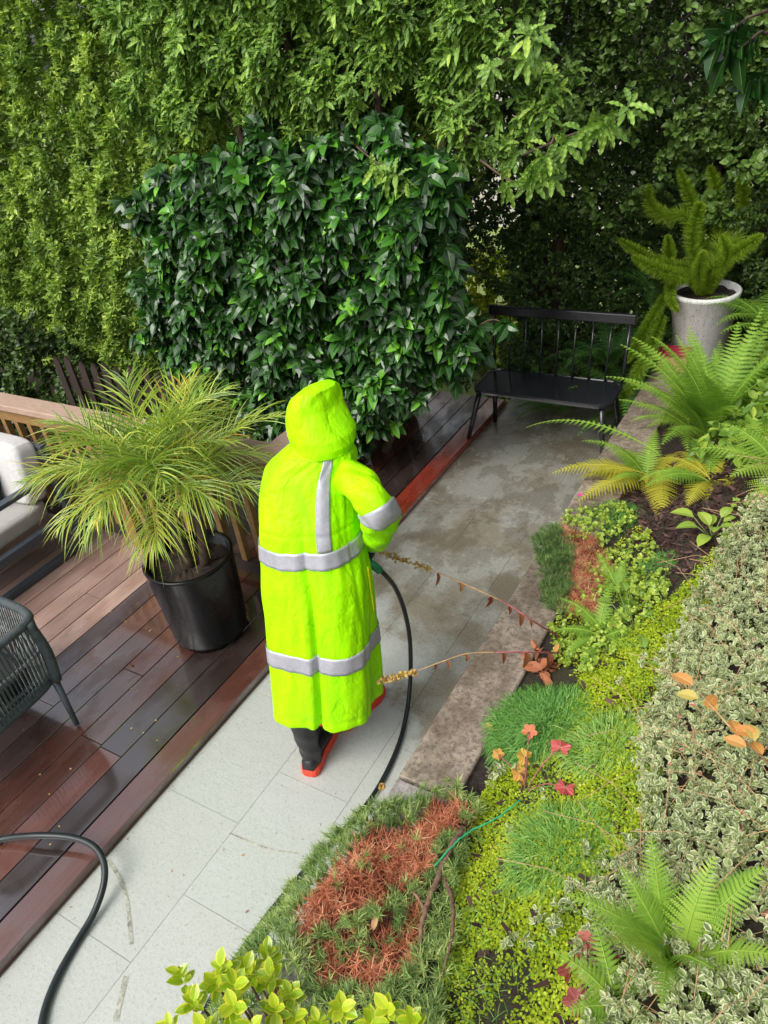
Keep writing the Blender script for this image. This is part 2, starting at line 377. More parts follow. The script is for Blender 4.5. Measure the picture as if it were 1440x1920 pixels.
LM['varieg'] = leafmat('variegated_leaf', [(0, (.13, .19, .07)), (.5, (.23, .31, .10)), (.93, (.36, .42, .16)), (.97, (.45, .2, .15)), (1, (.5, .12, .10))], .5, .4, edge=(.56, .58, .37), trans=.2, edgew=.28)
LM['moss'] = leafmat('creeper_leaf', [(0, (.12, .19, .012)), (.5, (.33, .44, .015)), (.85, (.50, .60, .03)), (1, (.56, .50, .08))], .5, .3, trans=.25)
LM['phlox'] = leafmat('phlox_needle', [(0, (.06, .13, .035)), (.6, (.20, .31, .09)), (1, (.44, .52, .17))], .55, .3, trans=.15)
LM['dead'] = leafmat('dead_needle', [(0, (.08, .025, .018)), (.4, (.36, .11, .055)), (.8, (.62, .24, .13)), (1, (.66, .44, .26))], .65, .2, trans=.12)
LM['grass'] = leafmat('grass_blade', [(0, (.09, .24, .05)), (.6, (.20, .42, .09)), (1, (.42, .58, .15))], .5, .3, trans=.25)
LM['euonymus'] = leafmat('yellow_edged_leaf', [(0, (.14, .28, .01)), (.6, (.30, .46, .015)), (1, (.50, .60, .03))], .28, .6, edge=(.62, .62, .05), trans=.25, edgew=.36)
LM['broad'] = leafmat('broad_leaf', [(0, (.12, .24, .03)), (.6, (.28, .42, .05)), (1, (.48, .58, .09))], .4, .4, rib=(.4, .5, .2), trans=.3)
LM['red_leaf'] = leafmat('red_leaf', [(0, (.42, .05, .06)), (.5, (.60, .11, .12)), (.75, (.62, .22, .08)), (1, (.62, .42, .06))], .5, .4, rib=(.6, .3, .2), trans=.25)
LM['maroon'] = leafmat('maroon_leaf', [(0, (.16, .03, .03)), (.6, (.32, .07, .06)), (1, (.50, .14, .10))], .5, .4, rib=(.4, .15, .12), trans=.2)
LM['orange'] = leafmat('orange_leaf', [(0, (.55, .24, .06)), (.6, (.62, .34, .11)), (1, (.50, .50, .12))], .5, .3, rib=(.7, .45, .2), trans=.3)
LM['dry'] = leafmat('dry_leaf', [(0, (.28, .08, .05)), (.5, (.48, .20, .10)), (1, (.58, .36, .20))], .7, .2, trans=.2)
LM['seed'] = leafmat('seed_head', [(0, (.45, .30, .08)), (.6, (.58, .44, .14)), (1, (.5, .22, .1))], .7, .2, trans=.2)
LM['petal'] = leafmat('petal', [(0, (.75, .05, .35)), (1, (.8, .12, .45))], .5, .3, trans=.3)
LM['mulch'] = leafmat('mulch_chip', [(0, (.02, .010, .009)), (.6, (.06, .028, .024)), (1, (.12, .07, .055))], .7, .3, trans=0)

# ------------------------------------------------------------------ leaf geometry
def tmpl(k, prof, fold=.0, wave=0., curl=0., mid=True):
    """leaf along +y, 0..1; returns verts, quads, uv, t"""
    V = []; U = []; F = []
    ts = np.linspace(0, 1, k+1)
    for i, t in enumerate(ts):
        w = prof(t); z = -curl*t*t
        wv = wave*(1 if i % 2 else -1)
        if mid:
            V += [(-w, t, z+fold*w+wv), (0, t, z), (w, t, z+fold*w-wv)]; U += [(0, t), (.5, t), (1, t)]
        else:
            V += [(-w, t, z), (w, t, z)]; U += [(0, t), (1, t)]
    c = 3 if mid else 2
    for i in range(k):
        for j in range(c-1): F.append([i*c+j, i*c+j+1, (i+1)*c+j+1, (i+1)*c+j])
    return np.array(V), np.array(F), np.array(U)
T_CAM = tmpl(5, lambda t: .285*(sin(pi*min(1, t**.85)))**.8+.004, .35, 0, .18)
T_WAVY = tmpl(6, lambda t: .17*(sin(pi*t**.9))**.75*(1 if True else 0)+.006, .25, .03, .12)
T_WAVYB = tmpl(8, lambda t: (.155+(.02 if int(t*8+.5) % 2 else -.012))*(sin(pi*t**1.1))**.65+.006, .3, .03, .2)
T_SMALL = tmpl(2, lambda t: (.02, .30, .02)[int(round(t*2))], .3, 0, .1)
T_SMALL3 = tmpl(3, lambda t: (.05, .34, .30, .03)[int(round(t*3))], .3, 0, .1)
T_ROUND = tmpl(3, lambda t: (.1, .45, .42, .06)[int(round(t*3))], .1, 0, .1, mid=False)
T_NEEDLE = tmpl(1, lambda t: .035 if t < .5 else .008, mid=False)
T_BLADE = tmpl(3, lambda t: (.012, .012, .009, .002)[int(round(t*3))], mid=False)
T_PALM = tmpl(4, lambda t: (.012, .026, .024, .016, .002)[int(round(t*4))], .5)
T_OVAL = tmpl(5, lambda t: .27*(sin(pi*t**.95))**.65+.005, .3, 0, .12)
T_CHIP = tmpl(1, lambda t: .2 if t < .5 else .12, mid=False)
def lobed(nl=5, r=.5):
    V = [(0, .25, 0)]; U = [(.5, 0)]; F = []; n = nl*6
    for i in range(n+1):
        a = -pi*.93+2*pi*.93*i/n; k = (i % 6)
        rr = r*(1.0 if k == 3 else .93 if k in (2, 4) else .84 if k in (1, 5) else .68)*(1-.18*abs(a)/pi)
        V.append((rr*sin(a), .25+rr*cos(a), .07*cos(3*a)+(.05 if k == 3 else 0))); U.append((.5 if k == 3 else .2, .5))
    F = np.array([[0, i+2, i+1] for i in range(n)])
    return np.array(V), F, np.array(U)
T_LOBED = lobed()
def leaves(name, mat, T, P, D, N, S, tint=None, parent=None, droop=0., wscale=None, build=True, origin=None):
    V0, F0, U0 = T; P = np.asarray(P, float); n = len(P)
    D = nrm(np.asarray(D, float)); N = np.broadcast_to(np.asarray(N, float), D.shape)
    X = nrm(np.cross(D, N)); Z = np.cross(X, D); S = np.broadcast_to(np.asarray(S, float), (n,))
    ws = np.ones(n) if wscale is None else np.broadcast_to(wscale, (n,))
    V = P[:, None, :]+S[:, None, None]*(V0[None, :, 0:1]*ws[:, None, None]*X[:, None, :]+V0[None, :, 1:2]*D[:, None, :]+V0[None, :, 2:3]*Z[:, None, :])
    dr = np.broadcast_to(np.asarray(droop, float), (n,))
    V[:, :, 2] -= (S*dr)[:, None]*(V0[None, :, 1]**2)
    F = (F0[None]+(np.arange(n)*len(V0))[:, None, None]).reshape(-1, F0.shape[1])
    ti = rng.random(n) if tint is None else np.broadcast_to(tint, (n,))
    ti = np.repeat(ti, len(F0)); UV = np.tile(U0, (n, 1)); V = V.reshape(-1, 3)
    if not build: return V, F, ti, UV
    return mesh_np(name, V, F, mat, parent, tint=ti, uv=UV, smooth=False, origin=origin)
def merge(parts):
    Vs, Fs, Ts, Us = [], [], [], []; o = 0
    for V, F, t, U in parts:
        Vs.append(V); Fs.append(F+o); Ts.append(t); Us.append(U); o += len(V)
    return np.vstack(Vs), np.vstack(Fs), np.concatenate(Ts), np.vstack(Us)
def rand_dir(n): return nrm(rng.normal(size=(n, 3)))
def sprigs(C, A, per, spread, size, svar=.3, droop=.2, bias=0., length=.5):
    """whorled leaves round short twigs. C centres, A twig axes"""
    n = len(C); i = np.repeat(np.arange(n), per); m = n*per
    A = nrm(A)[i]; ref = rand_dir(n)[i]; X = nrm(np.cross(A, ref)); Y = np.cross(A, X)
    ph = np.tile(np.arange(per)*2.4, n)+rng.random(m)*.5
    k = np.tile(np.arange(per)/per, n)
    el = spread*(1.15-.55*k)+rng.normal(size=m)*.18
    Rd = np.cos(ph)[:, None]*X+np.sin(ph)[:, None]*Y
    D = np.cos(el)[:, None]*A+np.sin(el)[:, None]*Rd
    D[:, 2] -= droop; D = nrm(D)
    S = size*(1-svar*rng.random(m)); P = C[i]+A*(k*length*size)[:, None]
    N = nrm(A+.3*rand_dir(m)+np.array([0, 0, .25]))
    return P, D, N, S, i, k

# ================================================================== SETTING
def sheet(name, x0, x1, y0, y1, z, mat, nx=2, ny=2, fz=None):
    xs = np.linspace(x0, x1, nx); ys = np.linspace(y0, y1, ny); X, Y = np.meshgrid(xs, ys)
    Z = fz(X, Y) if fz else np.full_like(X, z)
    V = np.c_[X.ravel(), Y.ravel(), Z.ravel()]; i = np.arange(nx-1)[None]+nx*np.arange(ny-1)[:, None]; i = i.ravel()
    o = mesh_np(name, V, np.c_[i, i+1, i+1+nx, i+nx], mat, smooth=True); tag(o, kind='structure'); return o
sheet('lawn', -120, 120, -60, 180, -.75, MT['lawn'])
sheet('ground', -9, -.9, -4, 5.3, -.06, MT['earth'])
sheet('planting_bed', -.895, 4.5, -2.5, 8.5, 0, MT['bed'], 120, 220, bedz)
# path slabs
PX = [-2.226, -1.812, -1.437, -1.115]; PY0 = [.558, .845, .558]
b = MB()
for k in range(3):
    y = PY0[k]-4*.63
    while y < 5.0:
        g = .0009; t = .97+.05*random.random(); tw = .99+.02*random.random()
        y1 = min(y+.63, 5.35)
        b.box(PX[k]+g, PX[k+1]-g, y+g, y1-g, -.03, 0.0, (t*tw, t, t/tw)); y += .63
o = b.build('path', MT['path'], usecol=True); tag(o, kind='structure')
o = sheet('path_mortar', -2.235, -1.1, -2.0, 5.35, -.0045, MT['mortar'])
# deck boards
b = MB(); ZD = .046; xe = -2.235; pitch = .145; gap = .006
dk = (.155, .054, .036); rd = (.135, .054, .038); gy = (.10, .075, .08); dry = (.48, .33, .27); red = (.36, .055, .028); dk2 = (.10, .055, .046)
cols = [rd, dk, dk, rd, dk, (.15, .07, .055), (.20, .10, .08), (.10, .072, .078), dry, (.40, .27, .22), dry, (.38, .25, .21), dry, dry, (.26, .19, .17)]+[dry]*40
for i in range(46):
    x1 = xe-i*pitch; x0 = x1-pitch+gap; far = 5.15 if i < 6 else 2.62
    joints = {2: [1.2], 3: [1.21, 3.2], 0: [2.95], 5: [-.2, 2.1], 9: [.9, 2.0], 7: [1.1], 12: [1.0], 1: [3.4]}.get(i, [.4+random.random()*1.6])
    cuts = [-1.6]+[j for j in joints if j < far-.2]+[far]
    for j in range(len(cuts)-1):
        c = np.array(cols[i])*(.85+.3*random.random())
        if i == 0 and j == 1: c = np.array(red)
        if i in (1, 2) and cuts[j+1] > 3: c = np.array((.045, .030, .026))
        if i == 7 and j == 0: c = np.array((.15, .075, .06))
        if i == 0:
            b.box(x0, x1, cuts[j]+.002, cuts[j+1]-.002, -.004, ZD, tuple(c), bev=.005)
        else: b.box(x0, x1, cuts[j]+.002, cuts[j+1]-.002, ZD-.03, ZD, tuple(c), bev=.0012)
o = b.build('deck', MT['deck'], usecol=True); tag(o, kind='structure')
# retaining wall with coping slabs
WX = -1.115; WX2 = -.89; HW = .40
wall = empty('retaining_wall', (-1.0, 2.5, 0), 'low stained concrete garden wall along the right edge of the path', 'wall')
b = MB(); b.box(WX, WX2+.0, 1.445, 5.9, -.05, HW-.05); b.build('wall_base', MT['wall'], wall)
b = MB(); b.box(WX, WX2, -2.0, 1.439, -.05, HW-.055); b.build('wall_base', MT['wall_pale'], wall)
ys = [1.445, 3.575, 5.9]
for i in range(2):
    b = MB(); b.box(WX-.004, WX2+.01, ys[i]+.003, ys[i+1]-.003, HW-.048, HW, bev=.006)
    b.build('coping', MT['wall'], wall)
b = MB(); b.box(WX-.003, WX2+.01, -2.0, 1.439, HW-.053, HW-.005, bev=.006); o = b.build('coping', MT['wall_pale'], wall); o['label'] = 'paler grey end coping slab'

# ================================================================== RAILING
def baluster_run(rail, p0, p1, zlo, zhi, step=.135, skip=()):
    p0 = np.array(p0, float); p1 = np.array(p1, float); L = np.linalg.norm(p1-p0); d = (p1-p0)/L
    n = int(L/step)
    for i in range(1, n):
        p = p0+d*i*step
        if any(abs(p[0]-s) < .08 for s in skip): continue
        q = MB(); w = .019
        q.box(p[0]-w, p[0]+w, p[1]-w, p[1]+w, zlo, zhi); q.build('baluster', MT['rail_wood'], rail)
YR = 2.50
rail = empty('deck_railing', (-3.5, YR, ZD), 'wooden deck railing with flat weathered cap behind the palm', 'railing')
b = MB(); b.box(-7.2, -2.475, YR-.03, YR+.115, .935, .975, bev=.004); b.build('cap_rail', MT['rail_top'], rail)
b = MB(); b.box(-2.47, -2.33, YR-.03, 2.95, .937, .977, bev=.004); o = b.build('cap_rail', MT['rail_top'], rail)
b = MB(); b.box(-7.2, -2.45, YR+.0, YR+.04, .845, .934); b.build('upper_rail', MT['rail_wood'], rail)
b = MB(); b.box(-2.42, -2.38, YR+.05, 2.93, .845, .936); b.build('upper_rail', MT['rail_wood'], rail)
b = MB(); b.box(-7.2, -2.45, YR+.0, YR+.04, .10, .185); b.build('lower_rail', MT['fence_wood'], rail)
b = MB(); b.box(-2.42, -2.38, YR+.05, 2.93, .10, .185); b.build('lower_rail', MT['fence_wood'], rail)
for px in (-2.40, -3.72, -5.02, -6.3):
    b = MB(); b.box(px-.045, px+.045, YR-.02, YR+.07, ZD+.001, .933); b.build('post', MT['rail_wood'], rail)
b = MB(); b.box(-2.445, -2.355, 2.84, 2.935, ZD+.001, .935); b.build('post', MT['rail_wood'], rail)
baluster_run(rail, (-7.1, YR+.02), (-2.5, YR+.02), .186, .844, .135, (-3.72, -5.02, -6.3))
for i in range(2):
    y = 2.62+i*.13; q = MB(); q.box(-2.419, -2.381, y-.019, y+.019, .186, .844); q.build('baluster', MT['rail_wood'], rail)

# picket fence behind the railing
fence = empty('picket_fence', (-4.6, 3.45, -.5), 'dark brown pointed picket fence beyond the railing under the hedges', 'fence')
x = -5.35
while x < -4.0:
    w = .075; t = .80+.05*random.random(); q = MB(); ln = random.uniform(-.02, .02); y = 3.45
    V = [(x, y, -.6), (x+w, y, -.6), (x+w+ln, y, t-.05), (x+w/2+ln, y, t), (x+ln, y, t-.05)]
    V += [(a, y+.018, c) for a, _, c in V]
    q.add(V, [[0, 1, 2, 3, 4], [9, 8, 7, 6, 5]]+[[i, i+5, (i+1) % 5+5, (i+1) % 5] for i in range(5)])
    q.build('picket', MT['fence_wood'], fence); x += w+.05+random.random()*.02
for z in (.0, .55):
    b = MB(); b.box(-5.32, -4.0, 3.472, 3.51, z, z+.08); b.build('rail', MT['fence_wood'], fence)

# lattice fence far right behind the dark hedge
lat = empty('lattice_fence', (-1.0, 6.6, 0), 'brown diagonal lattice fence showing through the dark hedge at the top right', 'fence')
b = MB()
for i in range(-40, 46):
    x0 = -2.6+i*.11
    for s in (1, -1):
        # clip each slat to x -2.6..2.2, z -.3..3.4
        za, zb = -.3, 3.5; xa = x0 if s > 0 else x0+3.8; xb = xa+s*(zb-za)
        if max(xa, xb) < -2.6 or min(xa, xb) > 2.4: continue
        def clip(x, z, x2, z2):
            for lim, sg in ((-2.6, -1), (2.4, 1)):
                if (x-lim)*sg > 0: tt = (lim-x)/(x2-x); x, z = lim, z+(z2-z)*tt
            return x, z
        A = clip(xa, za, xb, zb); B = clip(xb, zb, xa, za)
        b.bar((A[0], 6.6+s*.006, A[1]), (B[0], 6.6+s*.006, B[1]), .010, .042, up=(0, 1, 0.001)) if False else b.bar((A[0], 6.6+s*.006, A[1]), (B[0], 6.6+s*.006, B[1]), .042, .010, up=(0, 1, 0))
b.build('lattice', MT['fence_wood'], lat)
for x in (-2.62, -.2, 2.4):
    b = MB(); b.box(x-.05, x+.05, 6.63, 6.73, -.7, 3.6); b.build('post', MT['fence_wood'], lat)

# far house seen in slivers through the leaves
hs_ = empty('house', (-7, 13, -.75), 'pale neighbouring house glimpsed through gaps above the camellia', 'house')
b = MB(); b.box(-11, -3.5, 13, 19, -.75, 4.2); b.build('wall', MT['house_wall'], hs_)
b = MB(); b.add([(-11.4, 12.6, 4.2), (-3.1, 12.6, 4.2), (-3.1, 19.4, 4.2), (-11.4, 19.4, 4.2), (-11.4, 16, 6.4), (-3.1, 16, 6.4)], [[0, 1, 5, 4], [2, 3, 4, 5], [1, 2, 5], [3, 0, 4], [3, 2, 1, 0]]); b.build('roof', MT['roof'], hs_)
for x in (-9.5, -7.0, -5.0):
    b = MB(); b.box(x, x+1.0, 12.97, 12.99, 1.3, 2.6); b.build('window', MT['glass'], hs_)
# ================================================================== POTTED PALM
PC = np.array([-2.70, 2.06, ZD+.001])
palm = empty('potted_palm', PC, 'pygmy palm with arching feathery yellow green fronds in a tall black pot', 'potted palm')
pr = [(.0, .0), (.17, .0), (.195, .015), (.205, .05), (.232, .50), (.236, .515), (.228, .522), (.212, .515), (.205, .44), (.0, .44)]
V, F = lathe(pr, PC, 64); mesh_np('pot', V, F, MT['black_pot'], palm, smooth=True)
V = [(PC[0]+r*cos(a), PC[1]+r*sin(a), PC[2]+.452+.018*wob(r*cos(a)*20, r*sin(a)*20)) for r in np.linspace(.001, .206, 8) for a in np.linspace(0, 2*pi, 28, endpoint=False)]
F = [[i*28+j, i*28+(j+1) % 28, (i+1)*28+(j+1) % 28, (i+1)*28+j] for i in range(7) for j in range(28)]
mesh_np('soil', V, F, MT['soil'], palm)
trunks = [((0, 0), (-.07, .0), .52), ((.07, .03), (.04, .05), .45), ((-.06, .05), (-.17, .05), .42)]
def frond_palm(base, az, el, L, nl, tintb, seed):
    r2 = np.random.default_rng(seed)
    k = 26; t = np.linspace(0, 1, k); h = np.array([cos(az), sin(az), 0])
    e = el-t*(el*.42+.72)*1.0
    st = L/(k-1); P = [np.array(base, float)]
    for i in range(1, k): P.append(P[-1]+st*(h*cos(e[i])+np.array([0, 0, sin(e[i])])))
    P = np.array(P); tube = tubeVF(P, np.linspace(.0065, .0015, k), 5)
    m = nl*2; u = np.repeat(np.linspace(.16, 1.0, nl), 2)+r2.normal(size=m)*.004; u = np.clip(u, 0, 1)
    i = u*(k-1); i0 = np.minimum(i.astype(int), k-2); fr = (i-i0)[:, None]
    pp = P[i0]*(1-fr)+P[i0+1]*fr; T = nrm(P[i0+1]-P[i0]); side = np.array([-sin(az), cos(az), 0.0])
    sg = np.tile([1, -1], nl)[:, None]; up = np.cross(T, np.broadcast_to(side, T.shape)); up = up*np.sign(up[:, 2:3]+1e-6)
    ang = (1.05-.75*u)[:, None]
    D = T*(np.cos(ang)+.10*r2.normal(size=(m, 1)))+side*sg*np.sin(ang)+up*(.34+.24*r2.normal(size=(m, 1)))
    S = L*(.44*np.sin(np.clip(u*1.02+.06, 0, 1)**.8*pi)**.5+.10)*(.85+.3*r2.random(m))
    V1, F1, t1, U1 = leaves('x', None, T_PALM, pp, D, np.cross(D, np.cross(up, D)), S, tint=np.clip(tintb+r2.normal(size=m)*.17, 0, 1), droop=(.35+.45*r2.random(m))*(1.0 if el < .9 else .6), wscale=(.25/np.maximum(S/L, .1))*.92, build=False)
    V2 = np.array(tube[0]); F2 = np.array([f for f in tube[1] if len(f) == 4])
    Vv, Ff, tt, uu = merge([(V1, F1, t1, U1), (V2, F2, np.full(len(F2), min(1, tintb+.15)), np.full((len(V2), 2), .2))])
    return Vv, Ff, tt, uu
s = 0
for (bx, by), (dx, dy), hh in trunks:
    base = PC+np.array([bx, by, .45]); top = PC+np.array([bx+dx, by+dy, .45+hh])
    V, F = tubeVF(spline([base, (base+top)/2+np.array([.01, 0, 0]), top], 6), .026, 9); mesh_np('trunk', V, F, MT['bark'], palm, smooth=True)
    nf = 20 if hh > .5 else 11
    for q in range(nf):
        az = q*2.399+bx*30; f = q/nf; el = 1.46-1.2*f+random.uniform(-.1, .1)
        L = (.67-.12*f)*random.uniform(.85, 1.1)*(1 if hh > .5 else .88)
        tb = .50+.22*f+random.uniform(-.14, .16)
        if f > .85 and random.random() < .3: tb = .9
        Vv, Ff, tt, uu = frond_palm(top+np.array([0, 0, -.05*f]), az, el, L, 27, tb, 100+s)
        mesh_np('frond', Vv, Ff, LM['palm'], palm, tint=tt, uv=uu); s += 1

# ================================================================== SOFA AND PILLOW
sx1, sy1 = -4.10, 2.36
sofa = empty('outdoor_sofa', (sx1-.8, 2.0, ZD), 'slate grey metal garden sofa with pale cushions at the left edge', 'sofa')
def flat(name, p, q, w, h, up=(0, 0, 1), m='grey_metal', par=sofa, bv=.004):
    b = MB(); b.bar(p, q, w, h, up); return b.build(name, MT[m], par, bevel=bv)
ar = .62; xa = sx1
flat('armrest', (xa, sy1-.02, ar), (xa, sy1-.95, ar), .06, .03)
flat('leg', (xa, sy1, ar), (xa, sy1, ZD+.02), .05, .05, (1, 0, 0))
flat('leg', (xa, sy1-.93, ar-.02), (xa, sy1-.93, ZD+.02), .05, .05, (1, 0, 0))
flat('side_rail', (xa, sy1-.03, .30), (xa, sy1-.9, .30), .05, .06)
flat('floor_rail', (xa, sy1-.03, ZD+.03), (xa, sy1-.9, ZD+.03), .05, .04)
flat('seat_rail', (xa-.03, sy1-.9, .30), (xa-1.7, sy1-.9, .30), .05, .06)
flat('back_frame', (xa-.02, sy1+.01, .78), (xa-1.7, sy1+.01, .78), .04, .05)
flat('back_post', (xa-.03, sy1+.01, .75), (xa-.03, sy1+.01, .3), .04, .05, (1, 0, 0))
def cushion(name, c, sz, mat, rot=0, parent=None, puff=.12):
    n = 12; V = []; F = []
    for face in range(6):
        ax = face//2; sg = 1 if face % 2 else -1; base = len(V)
        for i in range(n+1):
            for j in range(n+1):
                a, d = i/n*2-1, j/n*2-1; p = [0, 0, 0]; p[ax] = sg; p[(ax+1) % 3] = a; p[(ax+2) % 3] = d*sg; V.append(p)
        for i in range(n):
            for j in range(n): q = base+i*(n+1)+j; F.append([q, q+n+1, q+n+2, q+1])
    V = np.array(V, float); s = np.array(sz)/2
    e = 7; r = (np.abs(V)**e).sum(1)**(1/e); V = V/r[:, None]
    thin = int(np.argmin(sz)); o2 = [k for k in range(3) if k != thin]
    V[:, thin] *= 1+puff*(1-V[:, o2[0]]**2)*(1-V[:, o2[1]]**2)+.02*wob(V[:, o2[0]]*3, V[:, o2[1]]*3, 1.6)
    V = V*s
    cr, sr = cos(rot), sin(rot); V = np.c_[V[:, 0], V[:, 1]*cr-V[:, 2]*sr, V[:, 1]*sr+V[:, 2]*cr]+np.array(c)
    return mesh_np(name, V, F, mat, parent, smooth=True)
cushion('seat_cushion', (xa-.42, sy1-.47, .395), (.74, .82, .13), MT['seat_cushion'], 0, sofa)
cushion('seat_cushion', (xa-1.18, sy1-.47, .395), (.74, .82, .13), MT['seat_cushion'], 0, sofa)
cushion('back_cushion', (xa-.40, sy1-.10, .66), (.70, .16, .42), MT['cushion'], -.15, sofa)
cushion('back_cushion', (xa-1.12, sy1-.10, .66), (.70, .16, .42), MT['cushion'], -.15, sofa)
o = cushion('throw_pillow', (xa-.47, sy1-.27, .60), (.40, .14, .36), MT['pillow'], -.35, None, .5)
tag(o, 'black throw pillow leaning on the pale sofa cushion at the left edge', 'pillow')

# ================================================================== WOVEN CHAIR
chc = np.array([-3.25, 1.0, ZD])
chair = empty('woven_chair', chc, 'dark grey rope woven lounge chair with angled legs at the left edge', 'chair')
X1, Y1, Y0, X0 = -2.955, 1.30, .66, -3.62; ZT = .66; ZS = .30
rim = spline([(X0, Y1+.05, ZT-.06), (-3.3, Y1+.05, ZT-.01), (X1-.07, Y1+.035, ZT), (X1-.005, Y1-.03, ZT), (X1, Y1-.2, ZT), (X1, Y0+.2, ZT), (X1-.005, Y0+.03, ZT), (X1-.07, Y0-.035, ZT), (-3.3, Y0-.05, ZT-.01), (X0, Y0-.05, ZT-.06)], 8)
V, F = tubeVF(rim, .021, 12); mesh_np('top_rim', V, F, MT['rope'], chair, smooth=True)
c0 = spline([(X0, Y1+.0, ZS), (X1-.09, Y1-.0, ZS), (X1-.02, Y1-.05, ZS), (X1-.0, Y1-.2, ZS), (X1-.0, Y0+.2, ZS), (X1-.02, Y0+.05, ZS), (X1-.09, Y0, ZS), (X0, Y0, ZS)], 8)
V, F = tubeVF(c0, .026, 10); mesh_np('seat_frame', V, F, MT['rope'], chair, smooth=True)
def resamp(P, n):
    L = np.r_[0, np.cumsum(np.linalg.norm(np.diff(P, axis=0), axis=1))]; s = np.linspace(0, L[-1], n)
    return np.c_[[np.interp(s, L, P[:, k]) for k in range(3)]].T
A = resamp(rim, 92); B = resamp(c0, 92)
b = MB(); b2 = MB()
for i in range(92):
    p = A[i]; q = B[i]; mid = (p+q)/2; out = nrm(np.array([mid[0]+3.4, mid[1]-.98, 0]))
    m2 = mid+out*.022
    b.tube([p+out*.012, m2, q+out*.018], .0042, 5, cap=False)
    if i % 2 == 0 or True:
        m3 = mid-out*.012; b2.tube([p-out*.012, m3, q-out*.012], .0036, 5, cap=False)
b.build('rope_weave', MT['rope'], chair, smooth=True); o = b2.build('rope_weave', MT['rope_light'], chair, smooth=True); o['label'] = 'light grey inner ropes'
midr = (A+B)/2; V, F = tubeVF(resamp(midr, 60), .009, 8); mesh_np('middle_band', V, F, MT['rope_light'], chair, smooth=True)
V, F = tubeVF(spline([(X1, Y1-.01, ZT), (X1+.02, Y1, .48), (X1+.012, Y1-.015, ZS)], 6), .024, 10); mesh_np('corner_post', V, F, MT['rope'], chair, smooth=True)
V, F = tubeVF(spline([(X1, Y0+.01, ZT), (X1+.02, Y0, .48), (X1+.012, Y0+.015, ZS)], 6), .024, 10); mesh_np('corner_post', V, F, MT['rope'], chair, smooth=True)
for (ax, ay, bx, by) in ((X1, Y1-.02, X1+.085, Y1-.06), (X1, Y0+.02, X1+.085, Y0+.04), (X0+.05, Y1-.03, X0-.02, Y1-.02), (X0+.05, Y0+.03, X0-.02, Y0+.0)):
    V, F = tubeVF([(ax, ay, ZS), (bx, by, ZD+.012)], [.019, .012], 10); l_ = mesh_np('leg', V, F, MT['grey_metal'], chair, smooth=True)
    V, F = tubeVF([(bx, by, ZD+.013), (bx+.001, by, ZD+.0005)], .0135, 10); 
    f_ = mesh_np('foot', V, F, MT['rubber'], None); 
    f_.parent = l_
b = MB(); b.box(X0+.02, X1-.05, Y0+.03, Y1-.03, ZS-.015, ZS+.015); b.build('seat', MT['rope'], chair)
cushion('seat_cushion', ((X0+X1)/2-.02, (Y0+Y1)/2, ZS+.06), (.56, .54, .09), MT['pillow'], 0, chair)

# ================================================================== BENCH
bench = empty('garden_bench', (-1.68, 4.6, 0), 'wet black metal bench with spindle back at the end of the path', 'bench')
SL, SR_, SF, SB, SZ = -2.21, -1.22, 4.47, 4.86, .45
def roundrect(x0, x1, y0, y1, r, n=6):
    P = []
    for cx, cy, a0 in ((x1-r, y1-r, 0), (x0+r, y1-r, pi/2), (x0+r, y0+r, pi), (x1-r, y0+r, 1.5*pi)):
        for k in range(n+1): a = a0+pi/2*k/n; P.append((cx+r*cos(a), cy+r*sin(a)))
    return P
rr = roundrect(SL, SR_, SF, SB, .09); n = len(rr); V = []; F = []
prof = [(-.012, SZ-.03), (0, SZ-.028), (.003, SZ-.012), (0, SZ), (-.014, SZ+.002), (-.020, SZ-.005)]
cx, cy = (SL+SR_)/2, (SF+SB)/2
for off, z in prof:
    for (x, y) in rr:
        d = nrm(np.array([x-cx, (y-cy)*2.0])); V.append((x+d[0]*off, y+d[1]*off, z))
for i in range(len(prof)-1):
    for j in range(n): F.append([i*n+j, i*n+(j+1) % n, (i+1)*n+(j+1) % n, (i+1)*n+j])
F.append([(len(prof)-1)*n+j for j in range(n)]); F.append([j for j in range(n)][::-1])
mesh_np('seat', V, F, MT['black_metal'], bench)
for (tx, ty, bx, by) in ((SL+.05, SF+.05, SL-.05, SF+.0), (SL+.05, SB-.06, SL+.01, SB-.01), (SR_-.06, SF+.05, SR_-.03, SF+.02), (SR_-.06, SB-.06, SR_-.02, SB-.0)):
    V, F = tubeVF([(tx, ty, SZ-.03), (bx, by, .001)], [.021, .016], 12); mesh_np('leg', V, F, MT['black_metal'], bench, smooth=True)
BT = .87; yb = 4.84; bl, br = SL+.0, SR_+.02
b = MB(); b.box(bl-.02, br+.02, yb+.05, yb+.08, BT-.025, BT+.045); b.build('back_rail', MT['grey_metal'] if False else MT['black_metal'], bench, bevel=.008)
for i in range(9):
    t = i/8; x = bl+.02+(br-bl-.04)*t
    b = MB(); b.tube([(x*.97+cx*.03, yb-.01, SZ), (x, yb+.065, BT-.03)], .007 if 0 < i < 8 else .012, 8); b.build('spindle', MT['black_metal'], bench, smooth=True)

# ================================================================== WOODEN BOX
bx = empty('wooden_box', (-.98, 5.32, HW+.001), 'small wooden box with a dark red lid on the wall beside the pale pot', 'box')
b = MB(); b.box(-1.08, -.89, 5.18, 5.30, HW+.011, HW+.13); b.build('box_body', MT['crate_wood'], bx, bevel=.003)
b = MB(); b.box(-1.095, -.88, 5.165, 5.315, HW+.131, HW+.15); b.build('lid', MT['red_paint'], bx, bevel=.003)

